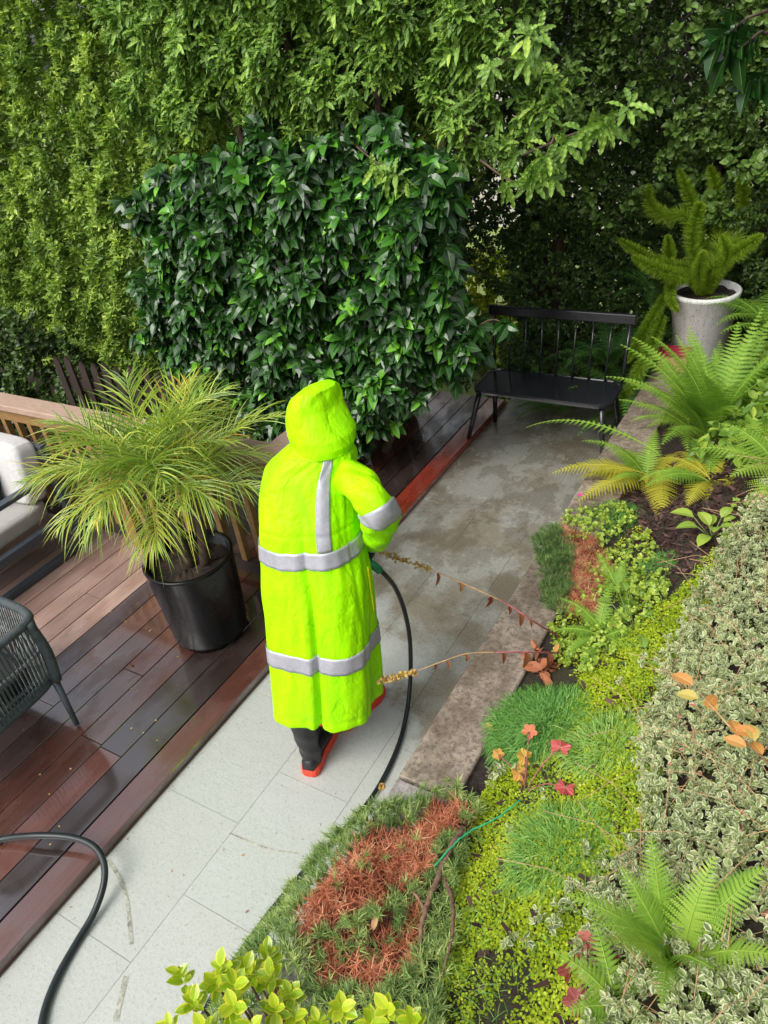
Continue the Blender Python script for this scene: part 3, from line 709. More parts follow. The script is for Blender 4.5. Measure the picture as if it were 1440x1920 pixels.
# ================================================================== PALE POT WITH FOXTAIL FERN
FC = np.array([-.88, 5.55, .375])
fox = empty('potted_foxtail_fern', FC, 'foxtail fern with bushy plumes in a pale weathered stone pot', 'potted plant')
pr = [(0, 0), (.165, 0), (.172, .01), (.225, .47), (.232, .475), (.235, .50), (.228, .508), (.208, .505), (.202, .45), (0, .45)]
V, F = lathe(pr, FC, 64); mesh_np('pot', V, F, MT['stone_pot'], fox, smooth=True)
V = [(FC[0]+r*cos(a), FC[1]+r*sin(a), FC[2]+.465+.015*wob(r*cos(a)*20, r*sin(a)*20)) for r in np.linspace(.001, .204, 8) for a in np.linspace(0, 2*pi, 28, endpoint=False)]
F = [[i*28+j, i*28+(j+1) % 28, (i+1)*28+(j+1) % 28, (i+1)*28+j] for i in range(7) for j in range(28)]
mesh_np('soil', V, F, MT['soil'], fox)
def plume(pts, rad, n, parent, name='plume', mat='foxtail', tb=.5):
    P = spline(pts, 12); k = len(P); u = rng.random(n)**.9; i = u*(k-1); i0 = np.minimum(i.astype(int), k-2); fr = (i-i0)[:, None]
    pp = P[i0]*(1-fr)+P[i0+1]*fr; T = nrm(P[i0+1]-P[i0]); R = nrm(np.cross(T, rand_dir(n)))
    rr = rad*(np.clip(np.sin(np.clip(u*.93+.07, 0, 1)*pi)**.45, .15, 1))
    D = R+T*.55; S = rr*(.75+.5*rng.random(n))
    V1 = leaves('x', None, T_NEEDLE, pp, D, rand_dir(n), S, tint=np.clip(tb+.30*rng.normal(size=n), 0, 1), droop=.1, wscale=1.9*.03/np.maximum(S, .01), build=False)
    tv, tf = tubeVF(P, .005, 5); V2 = np.array(tv); F2 = np.array([f for f in tf if len(f) == 4])
    Vv, Ff, tt, uu = merge([V1, (V2, F2, np.full(len(F2), .2), np.zeros((len(V2), 2)))])
    return mesh_np(name, Vv, Ff, LM[mat], parent, tint=tt, uv=uu)
def px3(pl): return [aty(u, v, y) for u, v, y in pl]
c = FC+np.array([0, 0, .47])
PL = [([(1300, 505, 5.5), (1240, 492, 5.35), (1195, 470, 5.25), (1160, 448, 5.2)], .05),
      ([(1300, 520, 5.5), (1265, 515, 5.3), (1225, 500, 5.15), (1185, 480, 5.1)], .06),
      ([(1295, 520, 5.45), (1262, 530, 5.35), (1258, 560, 5.3), (1272, 585, 5.25)], .042),
      ([(1310, 530, 5.45), (1312, 500, 5.4), (1320, 470, 5.35)], .052),
      ([(1320, 525, 5.5), (1298, 460, 5.5), (1308, 400, 5.5), (1315, 380, 5.5)], .058),
      ([(1310, 510, 5.6), (1290, 410, 5.7), (1250, 405, 5.7), (1220, 385, 5.7), (1216, 345, 5.7)], .065),
      ([(1320, 500, 5.65), (1310, 420, 5.75), (1290, 360, 5.75), (1272, 315, 5.75)], .055),
      ([(1340, 500, 5.6), (1350, 430, 5.8), (1345, 360, 5.85), (1330, 310, 5.85)], .07),
      ([(1350, 500, 5.6), (1385, 430, 5.8), (1395, 370, 5.85), (1388, 320, 5.85)], .065),
      ([(1265, 500, 5.5), (1255, 470, 5.5), (1252, 440, 5.5)], .045),
      ([(1340, 520, 5.5), (1365, 480, 5.4), (1352, 440, 5.4)], .05),
      ([(1330, 510, 5.5), (1385, 470, 5.4), (1430, 440, 5.35)], .06)]
for pl, r in PL:
    pts = px3(pl); pts = [c+np.array([.04*(random.random()-.5), .04*(random.random()-.5), 0])]+pts[0:]
    plume(pts, r*1.12, 3600, fox, tb=.55)

# ================================================================== FERNS
def frond(base, az, el, L, wd, tb, mat, parent, n=22, drop=1.0, twist=0.0, seed=0, sparse=1.0):
    r2 = np.random.default_rng(seed); k = 24; t = np.linspace(0, 1, k); h = np.array([cos(az), sin(az), 0])
    e = el-drop*t**1.3; st = L/(k-1); P = [np.array(base, float)]
    for i in range(1, k):
        a2 = az+twist*t[i]; hh = np.array([cos(a2), sin(a2), 0]); P.append(P[-1]+st*(hh*cos(e[i])+np.array([0, 0, sin(e[i])])))
    P = np.array(P); u = np.repeat(np.linspace(.14, .985, n), 2); m = 2*n
    i = u*(k-1); i0 = np.minimum(i.astype(int), k-2); fr = (i-i0)[:, None]
    pp = P[i0]*(1-fr)+P[i0+1]*fr; T = nrm(P[i0+1]-P[i0]); sd = np.array([-sin(az+twist*.5), cos(az+twist*.5), 0.0])
    sd = nrm(sd-(T @ sd)[:, None]*T); up = np.cross(T, sd); up *= np.sign(up[:, 2:3]+1e-6); sg = np.tile([1, -1], n)[:, None]
    D = nrm(sd*sg+T*(.22+.35*u[:, None])+up*(-.12+.06*r2.normal(size=(m, 1))))
    prof = np.minimum(1, (u-.05)/.30)**.7*np.minimum(1, (1.02-u)/.62)**.8
    PLn = wd*prof*(.93+.14*r2.random(m))
    # pinnules along each pinna
    q = 11; w = np.repeat(np.linspace(.04, .97, q), 2); s2 = np.tile([1, -1], q)
    PP = pp[:, None, :]+D[:, None, :]*(PLn[:, None]*w[None])[:, :, None]
    PP[:, :, 2] -= .12*PLn[:, None]*w[None]**2
    nx = np.cross(up, D); DD = nx[:, None, :]*s2[None, :, None]+D[:, None, :]*.45
    spc = PLn/q; SS = min(wd*.19, .60*L*.86/n)*(prof[:, None]**.5)*(1.0-.85*w[None]**1.6)+.001
    N = np.broadcast_to(up[:, None, :], DD.shape)
    V1 = leaves('x', None, T_PINN, PP.reshape(-1, 3), DD.reshape(-1, 3), N.reshape(-1, 3), SS.reshape(-1), tint=np.clip(tb+.10*np.repeat(r2.normal(size=m), 2*q), 0, 1), droop=.15, wscale=np.repeat(np.clip(spc*sparse*.46/(min(wd*.19, .66*L*.86/n)*np.maximum(prof, .1)**.5)/.22, .5, 2.6), 2*q), build=False)
    tv, tf = tubeVF(P, np.linspace(.0032, .0009, k), 5); V2 = np.array(tv); F2 = np.array([f for f in tf if len(f) == 4])
    # pinna midribs
    V3 = leaves('x', None, T_BLADE, pp, D, up, np.maximum(PLn, .003), tint=tb+.1, droop=.12, build=False)
    Vv, Ff, tt, uu = merge([V1, V3, (V2, F2, np.full(len(F2), .9), np.zeros((len(V2), 2)))])
    return mesh_np('frond', Vv, Ff, LM[mat], parent, tint=np.clip(tt, 0, 1), uv=uu)
T_PINN = tmpl(2, lambda t: (.20, .24, .03)[int(round(t*2))], mid=False)
def fern(base, label, n, L, wd, mat, tb, group=None, el=(.5, 1.25), drop=1.2, az0=0, azs=2*pi, seed=1, cat='fern', np_=20):
    o = empty('fern', base, label, cat, group); r2 = random.Random(seed)
    for i in range(n):
        az = az0+azs*(i+.5*r2.random())/n; e = r2.uniform(*el); l = L*r2.uniform(.75, 1.1)
        mm = mat if isinstance(mat, str) else r2.choice(mat)
        frond(np.array(base)+np.array([r2.uniform(-.02, .02), r2.uniform(-.02, .02), -.01]), az, e, l, wd*r2.uniform(.85, 1.1), tb+r2.uniform(-.15, .15), mm, o, n=np_, drop=drop*r2.uniform(.8, 1.2), twist=r2.uniform(-.4, .4), seed=seed*100+i)
    return o
# tall bright fern beside the pot
B1 = bedhit(1335, 830)
f1 = fern(B1, 'large bright green fern in front of the pale pot above the wall', 48, .76, .10, 'fern', .5, el=(.85, 1.5), drop=.85, seed=3, np_=28)
# yellow fern in front with one long frond over the path
B2 = bedhit(1215, 905)
f2 = fern(B2, 'yellowing fern leaning over the wall below the large bright green fern', 15, .44, .085, ('fern_yellow', 'fern'), .6, el=(.4, 1.15), drop=1.2, seed=5, np_=22)
p0 = B2+np.array([0, .1, .02]); tgt = aty(1000, 822, 3.55)
frond(aty(1235, 850, 3.65), math.atan2(.0, -1)-.05, .50, .80, .055, .55, 'fern', f2, n=24, drop=1.05, seed=77, sparse=1.0)
frond(B2+np.array([0, 0, .05]), pi+.35, .45, .55, .12, .5, 'fern_yellow', f2, n=24, drop=.9, seed=78)
frond(B2+np.array([.03, 0, .05]), pi+.8, .35, .48, .12, .6, 'fern_yellow', f2, n=24, drop=.9, seed=79)
frond(B2+np.array([.06, 0, .08]), -pi/2+.25, .55, .50, .13, .7, 'fern_yellow', f2, n=24, drop=1.2, seed=80)
B = bedhit(1335, 900); fern(B, 'lime yellow fern with drooping fronds below the large fern at the right', 12, .36, .085, ('fern_yellow', 'fern'), .5, el=(.4, 1.2), drop=1.2, seed=31, np_=22)
B = bedhit(1290, 800); fern(B, 'pale lime fern fronds leaning over the wall top in front of the wooden box', 12, .42, .085, 'fern', .75, el=(.7, 1.3), drop=1.1, seed=32, np_=22)
B3 = bedhit(1470, 880)
fern(B3, 'light green fern at the right edge of the photograph', 8, .42, .10, 'fern', .7, el=(.4, 1.0), drop=1.1, seed=8, az0=1.6, azs=pi*1.4)
B = bedhit(1165, 1120); fern(B, 'small fern with upright fronds among the dead needles of the middle patch', 8, .24, .05, 'fern', .5, el=(.6, 1.3), drop=.9, seed=11, np_=18)
B = bedhit(1130, 1195); fern(B, 'small low fern just above the dried flower stalks', 11, .25, .05, 'fern', .55, el=(.4, 1.2), drop=1.0, seed=12, np_=18)
B = bedhit(1260, 1800); fern(B, 'bright green fern rising from the variegated ground cover at the lower right', 12, .34, .070, 'fern', .66, el=(.9, 1.45), drop=.75, seed=14, np_=26)
B = bedhit(1160, 1890); fern(B, 'small fern at the bottom beside the maroon leaves', 7, .19, .045, 'fern', .6, el=(.6, 1.2), drop=.9, seed=15, np_=16)
B = bedhit(1095, 1420); fern(B, 'tiny fern beside the red lobed leaves', 4, .10, .025, 'fern', .5, el=(.7, 1.3), drop=.8, seed=16, np_=12)
# dark ferns round the bench
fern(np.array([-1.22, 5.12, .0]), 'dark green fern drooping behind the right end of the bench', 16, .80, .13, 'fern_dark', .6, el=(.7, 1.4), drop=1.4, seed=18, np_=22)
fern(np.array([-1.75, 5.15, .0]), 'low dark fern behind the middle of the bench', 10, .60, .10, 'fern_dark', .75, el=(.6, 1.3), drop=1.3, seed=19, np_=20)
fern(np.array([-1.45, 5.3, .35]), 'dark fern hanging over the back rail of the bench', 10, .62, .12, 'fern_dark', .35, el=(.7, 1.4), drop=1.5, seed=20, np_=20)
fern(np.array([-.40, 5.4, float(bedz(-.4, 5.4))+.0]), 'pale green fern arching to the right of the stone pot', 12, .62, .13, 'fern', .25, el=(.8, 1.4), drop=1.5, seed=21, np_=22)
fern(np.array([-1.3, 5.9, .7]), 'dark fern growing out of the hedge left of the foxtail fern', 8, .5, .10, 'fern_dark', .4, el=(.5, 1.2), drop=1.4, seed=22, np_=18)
hp = empty('trailing_foxtail', (-1.16, 5.35, .05), 'long foxtail plumes trailing down between the bench and the wall', 'plant')
for pl, r in (([(1245, 590, 5.3), (1225, 640, 5.1), (1195, 700, 4.95), (1165, 760, 4.9)], .06), ([(1255, 540, 5.4), (1215, 610, 5.2), (1175, 680, 5.0)], .055)):
    plume(px3(pl), r, 5000, hp, tb=.35)

# ================================================================== PERSON
Fd = np.array([-.36, .93, 0.]); Fd /= np.linalg.norm(Fd); Rd = np.array([Fd[1], -Fd[0], 0.])
per = empty('person', (-1.67, 1.76, 0), 'person in a long hooded fluorescent yellow raincoat holding a black hose', 'person')
RG = [(527, 706, 1302, 1.70, .19), (523, 706, 1255, 1.715, .185), (518, 701, 1190, 1.74, .18), (510, 696, 1130, 1.765, .175), (501, 690, 1075, 1.79, .165),
      (494, 678, 1020, 1.82, .155), (490, 670, 965, 1.85, .15), (489, 668, 920, 1.88, .14), (495, 666, 886, 1.90, .125), (505, 666, 864, 1.92, .115), (522, 664, 848, 1.93, .10), (540, 655, 836, 1.94, .09), (562, 635, 822, 1.95, .06)]
rings = []
for uL, uR, v, y, ry in RG:
    C = aty((uL+uR)/2, v, y); rx = (uR-uL)/2/FPX*depth(C)/.97; rings.append((C, rx, ry))
def interp_rings(t):
    k = len(rings)-1; x = min(max(t*k, 0), k-1e-6); i = int(x); f = x-i
    g = lambda j: np.r_[rings[j][0], rings[j][1], rings[j][2]]
    a, b_, c_, d = g(max(i-1, 0)), g(i), g(i+1), g(min(i+2, k))
    return .5*((2*b_)+(-a+c_)*f+(2*a-5*b_+4*c_-d)*f*f+(-a+3*b_-3*c_+d)*f**3)
def coatS(t, th, off=0.0):
    r = interp_rings(t); C = r[:3]; rx, ry = r[3], r[4]
    dn = max(0, 1-t*1.35)                               # folds grow toward the hem
    f = 0.009*sin(5*th+1.0+t*1.5)+.006*sin(9*th+.4-2*t)
    dth = ((th+1.45+.10*(1-t)+pi) % (2*pi))-pi           # back pleat just right of the centre back
    pl = -.030*math.exp(-(dth/.05)**2)+.018*math.exp(-((dth+.14)/.10)**2)
    fold = dn*(f+pl*min(1, dn*1.8))
    tor = .004*sin(7*th+6*t)+.003*sin(3*th+16*t+1.5*sin(5*th))
    wr = .0012*sin(41*t+5*th+2*sin(9*th))+.0012*sin(23*th-17*t+2*sin(12*t))
    cr_ = max(0, 1-t*1.9); f += cr_*(.016*(1-abs(sin(2.5*th+.7+.4*sin(3*t))))**3-.012*(1-abs(sin(3.5*th+2.1+.5*t)))**4)
    e = 2.15+1.9*(1-t)**1.5; c_, s_ = cos(th), sin(th); q = (abs(c_)**e+abs(s_)**e)**(-1/e)
    rad = q*(1+fold/.19)+0
    p = C+Rd*(rx*c_*rad)+Fd*(ry*s_*rad)
    nn = Rd*c_+Fd*s_
    belt = -.0045*math.exp(-((th+.60)/.04)**2)-.003*math.exp(-((t-.03)/.006)**2)-.003*math.exp(-((th-2.6)/.04)**2)-.0035*math.exp(-((t-.50)/.005)**2)
    return p+nn*(tor+wr+off+belt)
NT, NTH = 170, 168
def grid(fn, t0, t1, h0, h1, nt, nh, closed=False):
    V = [fn(t0+(t1-t0)*i/nt, h0+(h1-h0)*j/nh) for i in range(nt+1) for j in range(nh if closed else nh+1)]
    w = nh if closed else nh+1
    F = [[i*w+j, i*w+(j+1) % w, (i+1)*w+(j+1) % w, (i+1)*w+j] for i in range(nt) for j in range(nh)]
    return V, F
V, F = grid(coatS, 0, 1, -pi, pi, NT, NTH, True)
mb = MB(); mb.add(V, F)
# right sleeve (own rings), left sleeve
def sleeve(pts, rad, seed):
    P = spline(pts, 10); R = np.interp(np.linspace(0, 1, len(P)), np.linspace(0, 1, len(rad)), rad)
    T = nrm(np.gradient(P, axis=0)); u = np.array([0, 0, 1.0]); fr = []
    for i in range(len(P)):
        u = u-(u @ T[i])*T[i]; u /= np.linalg.norm(u); fr.append((P[i], u.copy(), np.cross(T[i], u), R[i]))
    def S(t, th, off=0.0):
        x = min(max(t*(len(fr)-1), 0), len(fr)-1.0001); i = int(x); f = x-i
        a, b_ = fr[i], fr[i+1]; p = a[0]*(1-f)+b_[0]*f; uu = nrm(a[1]*(1-f)+b_[1]*f); ww = nrm(a[2]*(1-f)+b_[2]*f); r = a[3]*(1-f)+b_[3]*f
        r += .005*sin(2*th+14*t+seed)+.004*sin(3*th-25*t)+.003*sin(5*th+40*t)+off
        return p+r*(cos(th)*uu+sin(th)*ww)
    return S
shR = aty(642, 872, 1.92); elR = aty(706, 952, 1.84); wrR = aty(697, 1012, 1.98)
slR = sleeve([aty(618, 880, 1.95), aty(664, 900, 1.90), elR, aty(712, 985, 1.89), wrR], [.052, .066, .068, .066, .055], 1)
V, F = grid(slR, 0, 1, 0, 2*pi, 60, 48, True); mb.add(V, F)
V, F = grid(lambda t, th: slR(1-t*.25, th, -.006), 0, 1, 0, 2*pi, 10, 48, True); mb.add(V, F)
shL = aty(525, 893, 1.95); slL = sleeve([shL, aty(520, 930, 2.0), aty(527, 975, 2.06), aty(560, 1010, 2.14), aty(615, 1030, 2.16)], [.055, .06, .06, .06, .055], 4)
V, F = grid(slL, 0, 1, 0, 2*pi, 50, 40, True); mb.add(V, F)
coat = mb.build('raincoat', MT['coat'], per, smooth=True)
m = coat.modifiers.new('s', 'SOLIDIFY'); m.thickness = .0025; m.offset = -1
# collar flap + hood
HR = [(541, 660, 838, 1.945, .098), (541, 664, 824, 1.955, .105), (541, 660, 806, 1.965, .115), (541, 650, 788, 1.975, .115), (542, 639, 772, 1.98, .112), (545, 631, 758, 1.985, .108), (551, 624, 745, 1.985, .098), (561, 618, 735, 1.985, .084), (570, 614, 728, 1.985, .066), (584, 604, 724.5, 1.985, .03)]
HRR = []
hf = nrm(np.array([.30, .95, 0.])); hr = np.array([hf[1], -hf[0], 0.])
for uL, uR, v, y, ry in HR:
    C = aty((uL+uR)/2, v, y); HRR.append(np.r_[C, (uR-uL)/2/FPX*depth(C)/1.0, ry])
HRR = np.array(HRR)
def hoodS(t, th, off=0.0):
    k = len(HRR)-1; x = min(max(t*k, 0), k-1e-6); i = int(x); f = x-i
    r = HRR[i]*(1-f)+HRR[i+1]*f; e = 2.2; c_, s_ = cos(th), sin(th); q = (abs(c_)**e+abs(s_)**e)**(-1/e)
    r4 = r[4]*(1.25 if s_ > 0 else 1.0)
    nn = hr*c_+hf*s_
    wr = .0022*sin(3*th+7*t)+.0012*sin(5*th-9*t+2*sin(4*t))+.0008*sin(13*th+14*t)
    seam = -.003*math.exp(-(((th+pi/2+.25))/.03)**2)
    return r[:3]+hr*(r[3]*c_*q)+hf*(r4*s_*q)+nn*(wr+off+seam)
nt, nh = 64, 96; V = [hoodS(i/nt, -pi+2*pi*j/nh) for i in range(nt+1) for j in range(nh)]; F = []
for i in range(nt):
    for j in range(nh):
        th = -pi+2*pi*(j+.5)/nh; t = (i+.5)/nt
        dth = abs(((th-pi/2+pi) % (2*pi))-pi)
        if t > .06 and t < .80 and dth < .85*math.sqrt(max(0, 1-((t-.43)/.37)**2))+.02: continue
        F.append([i*nh+j, i*nh+(j+1) % nh, (i+1)*nh+(j+1) % nh, (i+1)*nh+j])
F.append([nt*nh+j for j in range(nh)])
hood = mesh_np('hood', V, F, MT['coat'], per, smooth=True)
m = hood.modifiers.new('s', 'SOLIDIFY'); m.thickness = .004; m.offset = -1
# collar fold under the hood
V, F = grid(lambda t, th: coatS(.89+.04*t, th, .003+.003*sin(pi*t)), 0, 1, -pi, pi, 8, 96, True); o = mesh_np('collar', V, F, MT['coat'], per, smooth=True)
# reflective bands
def band(fn, t0, t1, h0, h1, nt, nh, closed=False, off=.0035):
    V, F = grid(lambda t, th: fn(t, th, off), t0, t1, h0, h1, nt, nh, closed)
    o = mesh_np('reflective_band', V, F, MT['band'], per, smooth=True); mm = o.modifiers.new('s', 'SOLIDIFY'); mm.thickness = .0015; mm.offset = 1
k = len(rings)-1
band(coatS, .413, .458, -pi, pi, 6, 168, True)        # waist
band(coatS, .150, .188, -pi, pi, 6, 168, True)        # lower
band(coatS, .460, .925, -1.26, -1.00, 66, 8, False, .0045)    # vertical on the back
band(slR, .49, .575, 0, 2*pi, 8, 48, True)
band(slL, .10, .24, 0, 2*pi, 8, 40, True)
# pocket piping seam on the right side
V, F = tubeVF([coatS(t, -.10, .004) for t in np.linspace(.235, .36, 14)], .004, 6); mesh_np('pocket_trim', V, F, plain('pocket_trim', (.75, .72, .01), .5), per, smooth=True)
# body: one continuous skinned mesh
hipc = aty(600, 1090, 1.82); chest = aty(580, 930, 1.90); neck = aty(592, 850, 1.96); headc = aty(597, 800, 1.99)
headc = headc+hf*.02
hl = np.array([-1.70, 1.60, .09]); hr_ = np.array([-1.655, 1.90, .09])
pel = np.array([-1.64, 1.79, .86])
J = [(pel, .12), (chest*.5+pel*.5+np.array([0, .02, 0]), .125), (chest, .13), (neck, .055), (headc-np.array([0, 0, .02]), .085), (headc+np.array([0, 0, .075]), .075),
     (pel-Rd*.09-np.array([0, 0, .04]), .09), (np.array([-1.72, 1.74, .46]), .06), (hl, .042),
     (pel+Rd*.09-np.array([0, 0, .04]), .09), (np.array([-1.60, 1.95, .46]), .06), (hr_, .042),
     (shR+Fd*.03-Rd*.06-np.array([0, 0, .03]), .04), (elR+Fd*.01, .045), (wrR, .032), (shL+Fd*.02, .06), (aty(512, 975, 2.06), .045), (aty(615, 1030, 2.16), .032)]
E = [(0, 1), (1, 2), (2, 3), (3, 4), (4, 5), (0, 6), (6, 7), (7, 8), (0, 9), (9, 10), (10, 11), (2, 12), (12, 13), (13, 14), (2, 15), (15, 16), (16, 17)]
me = bpy.data.meshes.new('body'); offp = np.array(per.location)
me.from_pydata([tuple(np.array(p)-offp) for p, r in J], E, []); body = bpy.data.objects.new('body', me); link(body, per)
me.materials.append(MT['trousers']); body.modifiers.new('skin', 'SKIN')
for i, (p, r) in enumerate(J): me.skin_vertices[0].data[i].radius = (r, r)
me.skin_vertices[0].data[0].use_root = True
sb = body.modifiers.new('sub', 'SUBSURF'); sb.levels = 2; sb.render_levels = 2
# face: ovoid with nose, eyes, mouth inside the hood
def ovoid(c, ax, mat, name, parent, nu=28, nv=20, fn=None):
    V = []
    for i in range(nv+1):
        for j in range(nu):
            a = pi*i/nv; b_ = 2*pi*j/nu; d = np.array([sin(a)*cos(b_), sin(a)*sin(b_), cos(a)])
            q = d*np.array(ax)
            if fn is not None: q = q+fn(d)
            V.append(c+hr*q[0]+hf*q[1]+np.array([0, 0, q[2]]))
    F = [[i*nu+j, (i+1)*nu+j, (i+1)*nu+(j+1) % nu, i*nu+(j+1) % nu] for i in range(nv) for j in range(nu)]
    return mesh_np(name, V, F, mat, parent, smooth=True)
def facefn(d):
    g = lambda x, z, s: math.exp(-((d[0]-x)**2+(d[2]-z)**2)/s) if d[1] > 0 else 0
    return np.array([0, .024*g(0, -.12, .02)-.008*g(.33, .1, .02)-.008*g(-.33, .1, .02)+.006*g(0, -.45, .03)+.006*g(0, -.85, .05), 0])
ovoid(headc+hf*.035+np.array([0, 0, .01]), (.072, .088, .108), MT['skin'], 'face', per, fn=facefn)
for sx in (-1, 1): ovoid(headc+hf*.112+hr*.028*sx+np.array([0, 0, .022]), (.012, .009, .008), MT['black_metal'], 'eye', per, 10, 8)
# hands gripping the hose
def hand(c, along, palm_n, name='glove'):
    along = nrm(np.array(along, float)); pn = nrm(np.array(palm_n, float)); sd_ = np.cross(along, pn); mb = MB()
    mb.tube([c-along*.06, c-along*.03, c, c+along*.035], [.026, .034, .038, .030], 10)
    for i, (ln, r) in enumerate(((.068, .0095), (.076, .010), (.072, .0095), (.058, .0085))):
        o_ = (i-1.5)*.019; p = c+along*.03+sd_*o_
        mb.tube([p, p+along*ln*.45+pn*.004, p+along*ln*.62+pn*.026, p+along*ln*.40+pn*.045, p+along*ln*.12+pn*.048], [r, r, r*.95, r*.9, r*.75], 8)
    p = c-along*.01-sd_*.034; mb.tube([p, p-sd_*.016+along*.018+pn*.012, p-sd_*.006+along*.036+pn*.032, p+sd_*.012+along*.04+pn*.042], [.012, .0115, .010, .008], 8)
    return mb.build(name, MT['glove'], per, smooth=True)
hc = aty(686, 1038, 2.00)
hand(hc+np.array([0, 0, .005]), nrm(hc-wrR), (-.2, .1, -1))
hand(aty(625, 1046, 2.20), (.5, .3, -.6), (.2, .1, -1))
# boots
def boot(heel, d, zshift=0.):
    d = nrm(np.array([d[0], d[1], 0.])); s_ = np.array([d[1], -d[0], 0.]); hx = np.array([heel[0], heel[1], 0.])
    mb = MB(); st = [(0, .026, .045), (.02, .036, .075), (.07, .038, .085), (.12, .036, .09), (.17, .043, .075), (.22, .047, .06), (.26, .042, .052), (.285, .028, .04), (.295, .010, .03)]
    n = 20; V = []
    for (a, w, h) in st:
        for j in range(n):
            th = 2*pi*j/n; yy = w*cos(th); zz = .022+h*.5+h*.5*sin(th); V.append(hx+d*a+s_*yy+np.array([0, 0, max(zz, .022)]))
    F = [[i*n+j, (i+1)*n+j, (i+1)*n+(j+1) % n, i*n+(j+1) % n] for i in range(len(st)-1) for j in range(n)]+[[j for j in range(n)], [(len(st)-1)*n+j for j in range(n)][::-1]]
    mb.add(V, F)
    an = hx+d*.068; prof = [(.03, .042), (.10, .045), (.16, .046), (.24, .054), (.34, .062), (.40, .064)]
    pts = [an+np.array([0, 0, z])-d*(.0+.012*sin(z*9)) for z, r in prof]; V, F = tubeVF(spline(pts, 5), np.interp(np.linspace(0, 1, 26), np.linspace(0, 1, 6), [r for _, r in prof]), 22, cap=False)
    V = [np.array(v)+nrm(np.array(v)-np.array([an[0], an[1], v[2]]))*.0022*sin(v[2]*70+3*math.atan2(v[1]-an[1], v[0]-an[0])) for v in V]; mb.add(V, F)
    bt = mb.build('boot', MT['rubber'], per, smooth=True)
    # sole with raised rim
    out = []; 
    for (a, w) in ((-.008, .020), (.0, .034), (.02, .043), (.07, .044), (.12, .041), (.17, .048), (.22, .052), (.265, .046), (.292, .030), (.303, .010)): out.append((a, w))
    loop = [hx+d*a+s_*w for a, w in out]+[hx+d*a-s_*w for a, w in reversed(out)]
    m_ = len(loop); c_ = hx+d*.15; V = []
    for z, sc in ((.001, .97), (.012, 1.0), (.024, 1.0), (.030, 1.0), (.040, .97), (.044, .86)):
        for p in loop: V.append(c_+(p-c_)*sc+np.array([0, 0, z]))
    F = [[i*m_+j, i*m_+(j+1) % m_, (i+1)*m_+(j+1) % m_, (i+1)*m_+j] for i in range(5) for j in range(m_)]+[[j for j in range(m_)][::-1]]
    so_ = mesh_np('sole', V, F, MT['red_sole'], None, smooth=False); so_.parent = bt; 
    V = []
    for (a, w, h) in [(.205, .049, .066), (.24, .0475, .058), (.268, .042, .050), (.29, .028, .04), (.300, .010, .03)]:
        for j in range(n):
            th = pi*j/(n-1); V.append(hx+d*a+s_*w*cos(th)+np.array([0, 0, .028+h*.98*sin(th)]))
    F = [[i*n+j, (i+1)*n+j, (i+1)*n+j+1, i*n+j+1] for i in range(4) for j in range(n-1)]
    tc = mesh_np('toe_cap', V, F, MT['red_sole'], None, smooth=True); tc.parent = bt
    for ch in (so_, tc): ch.location = tuple(-np.array(per.location))
boot((-1.665, 1.515), (-.22, .95)); boot((-1.675, 1.80), (.17, .95))

# ================================================================== HOSES
def zz(l): return [atz(u, v, z) for u, v, z in l]
hp_ = zz([(686, 1051, .99), (700, 1060, .97), (722, 1078, .90), (742, 1104, .76), (758, 1145, .58), (768, 1195, .38), (770, 1255, .18), (767, 1305, .06), (760, 1350, .018), (746, 1400, .014), (720, 1457, .014), (690, 1505, .014), (652, 1548, .014), (610, 1592, .014), (560, 1645, .014), (505, 1712, .014), (455, 1780, .014), (415, 1840, .014), (385, 1895, .014), (365, 1960, .014), (350, 2050, .014)])
hose = empty('water_hose', hp_[10], 'black rubber hose with green grip held by the person and curving along the path', 'hose')
V, F = tubeVF(spline(hp_[1:], 10), .0105, 14); mesh_np('tube', V, F, MT['hose'], hose, smooth=True)
V, F = tubeVF(spline([hp_[0]+(hp_[0]-hp_[1])*1.2, hp_[0], hp_[1], hp_[1]*.45+hp_[2]*.55], 10), np.r_[np.full(31, .0165)]+.0012*np.sin(np.arange(31)*1.8), 14); mesh_np('grip', V, F, MT['green_grip'], hose, smooth=True)
nz = hp_[0]+(hp_[0]-hp_[1])*1.2; V, F = tubeVF(spline([nz, nz+np.array([-.1, .12, -.02]), nz+np.array([-.22, .5, -.22])], 8), .009, 10); mesh_np('spray_wand', V, F, MT['grey_metal'], hose, smooth=True)
h2 = zz([(-160, 1640, ZD+.014), (-60, 1592, ZD+.014), (0, 1574, ZD+.03), (60, 1567, ZD+.06), (125, 1569, ZD+.07), (170, 1583, ZD+.07), (193, 1612, .10), (195, 1655, .07), (176, 1712, .03), (145, 1765, .014), (112, 1823, .014), (88, 1880, .014), (77, 1930, .014), (72, 2010, .014)])
V, F = tubeVF(spline(h2, 12), .0135, 14); o = mesh_np('water_hose', V, F, MT['hose'], None, smooth=True, origin=h2[6]); tag(o, 'loop of black hose hanging off the deck edge at the lower left', 'hose')

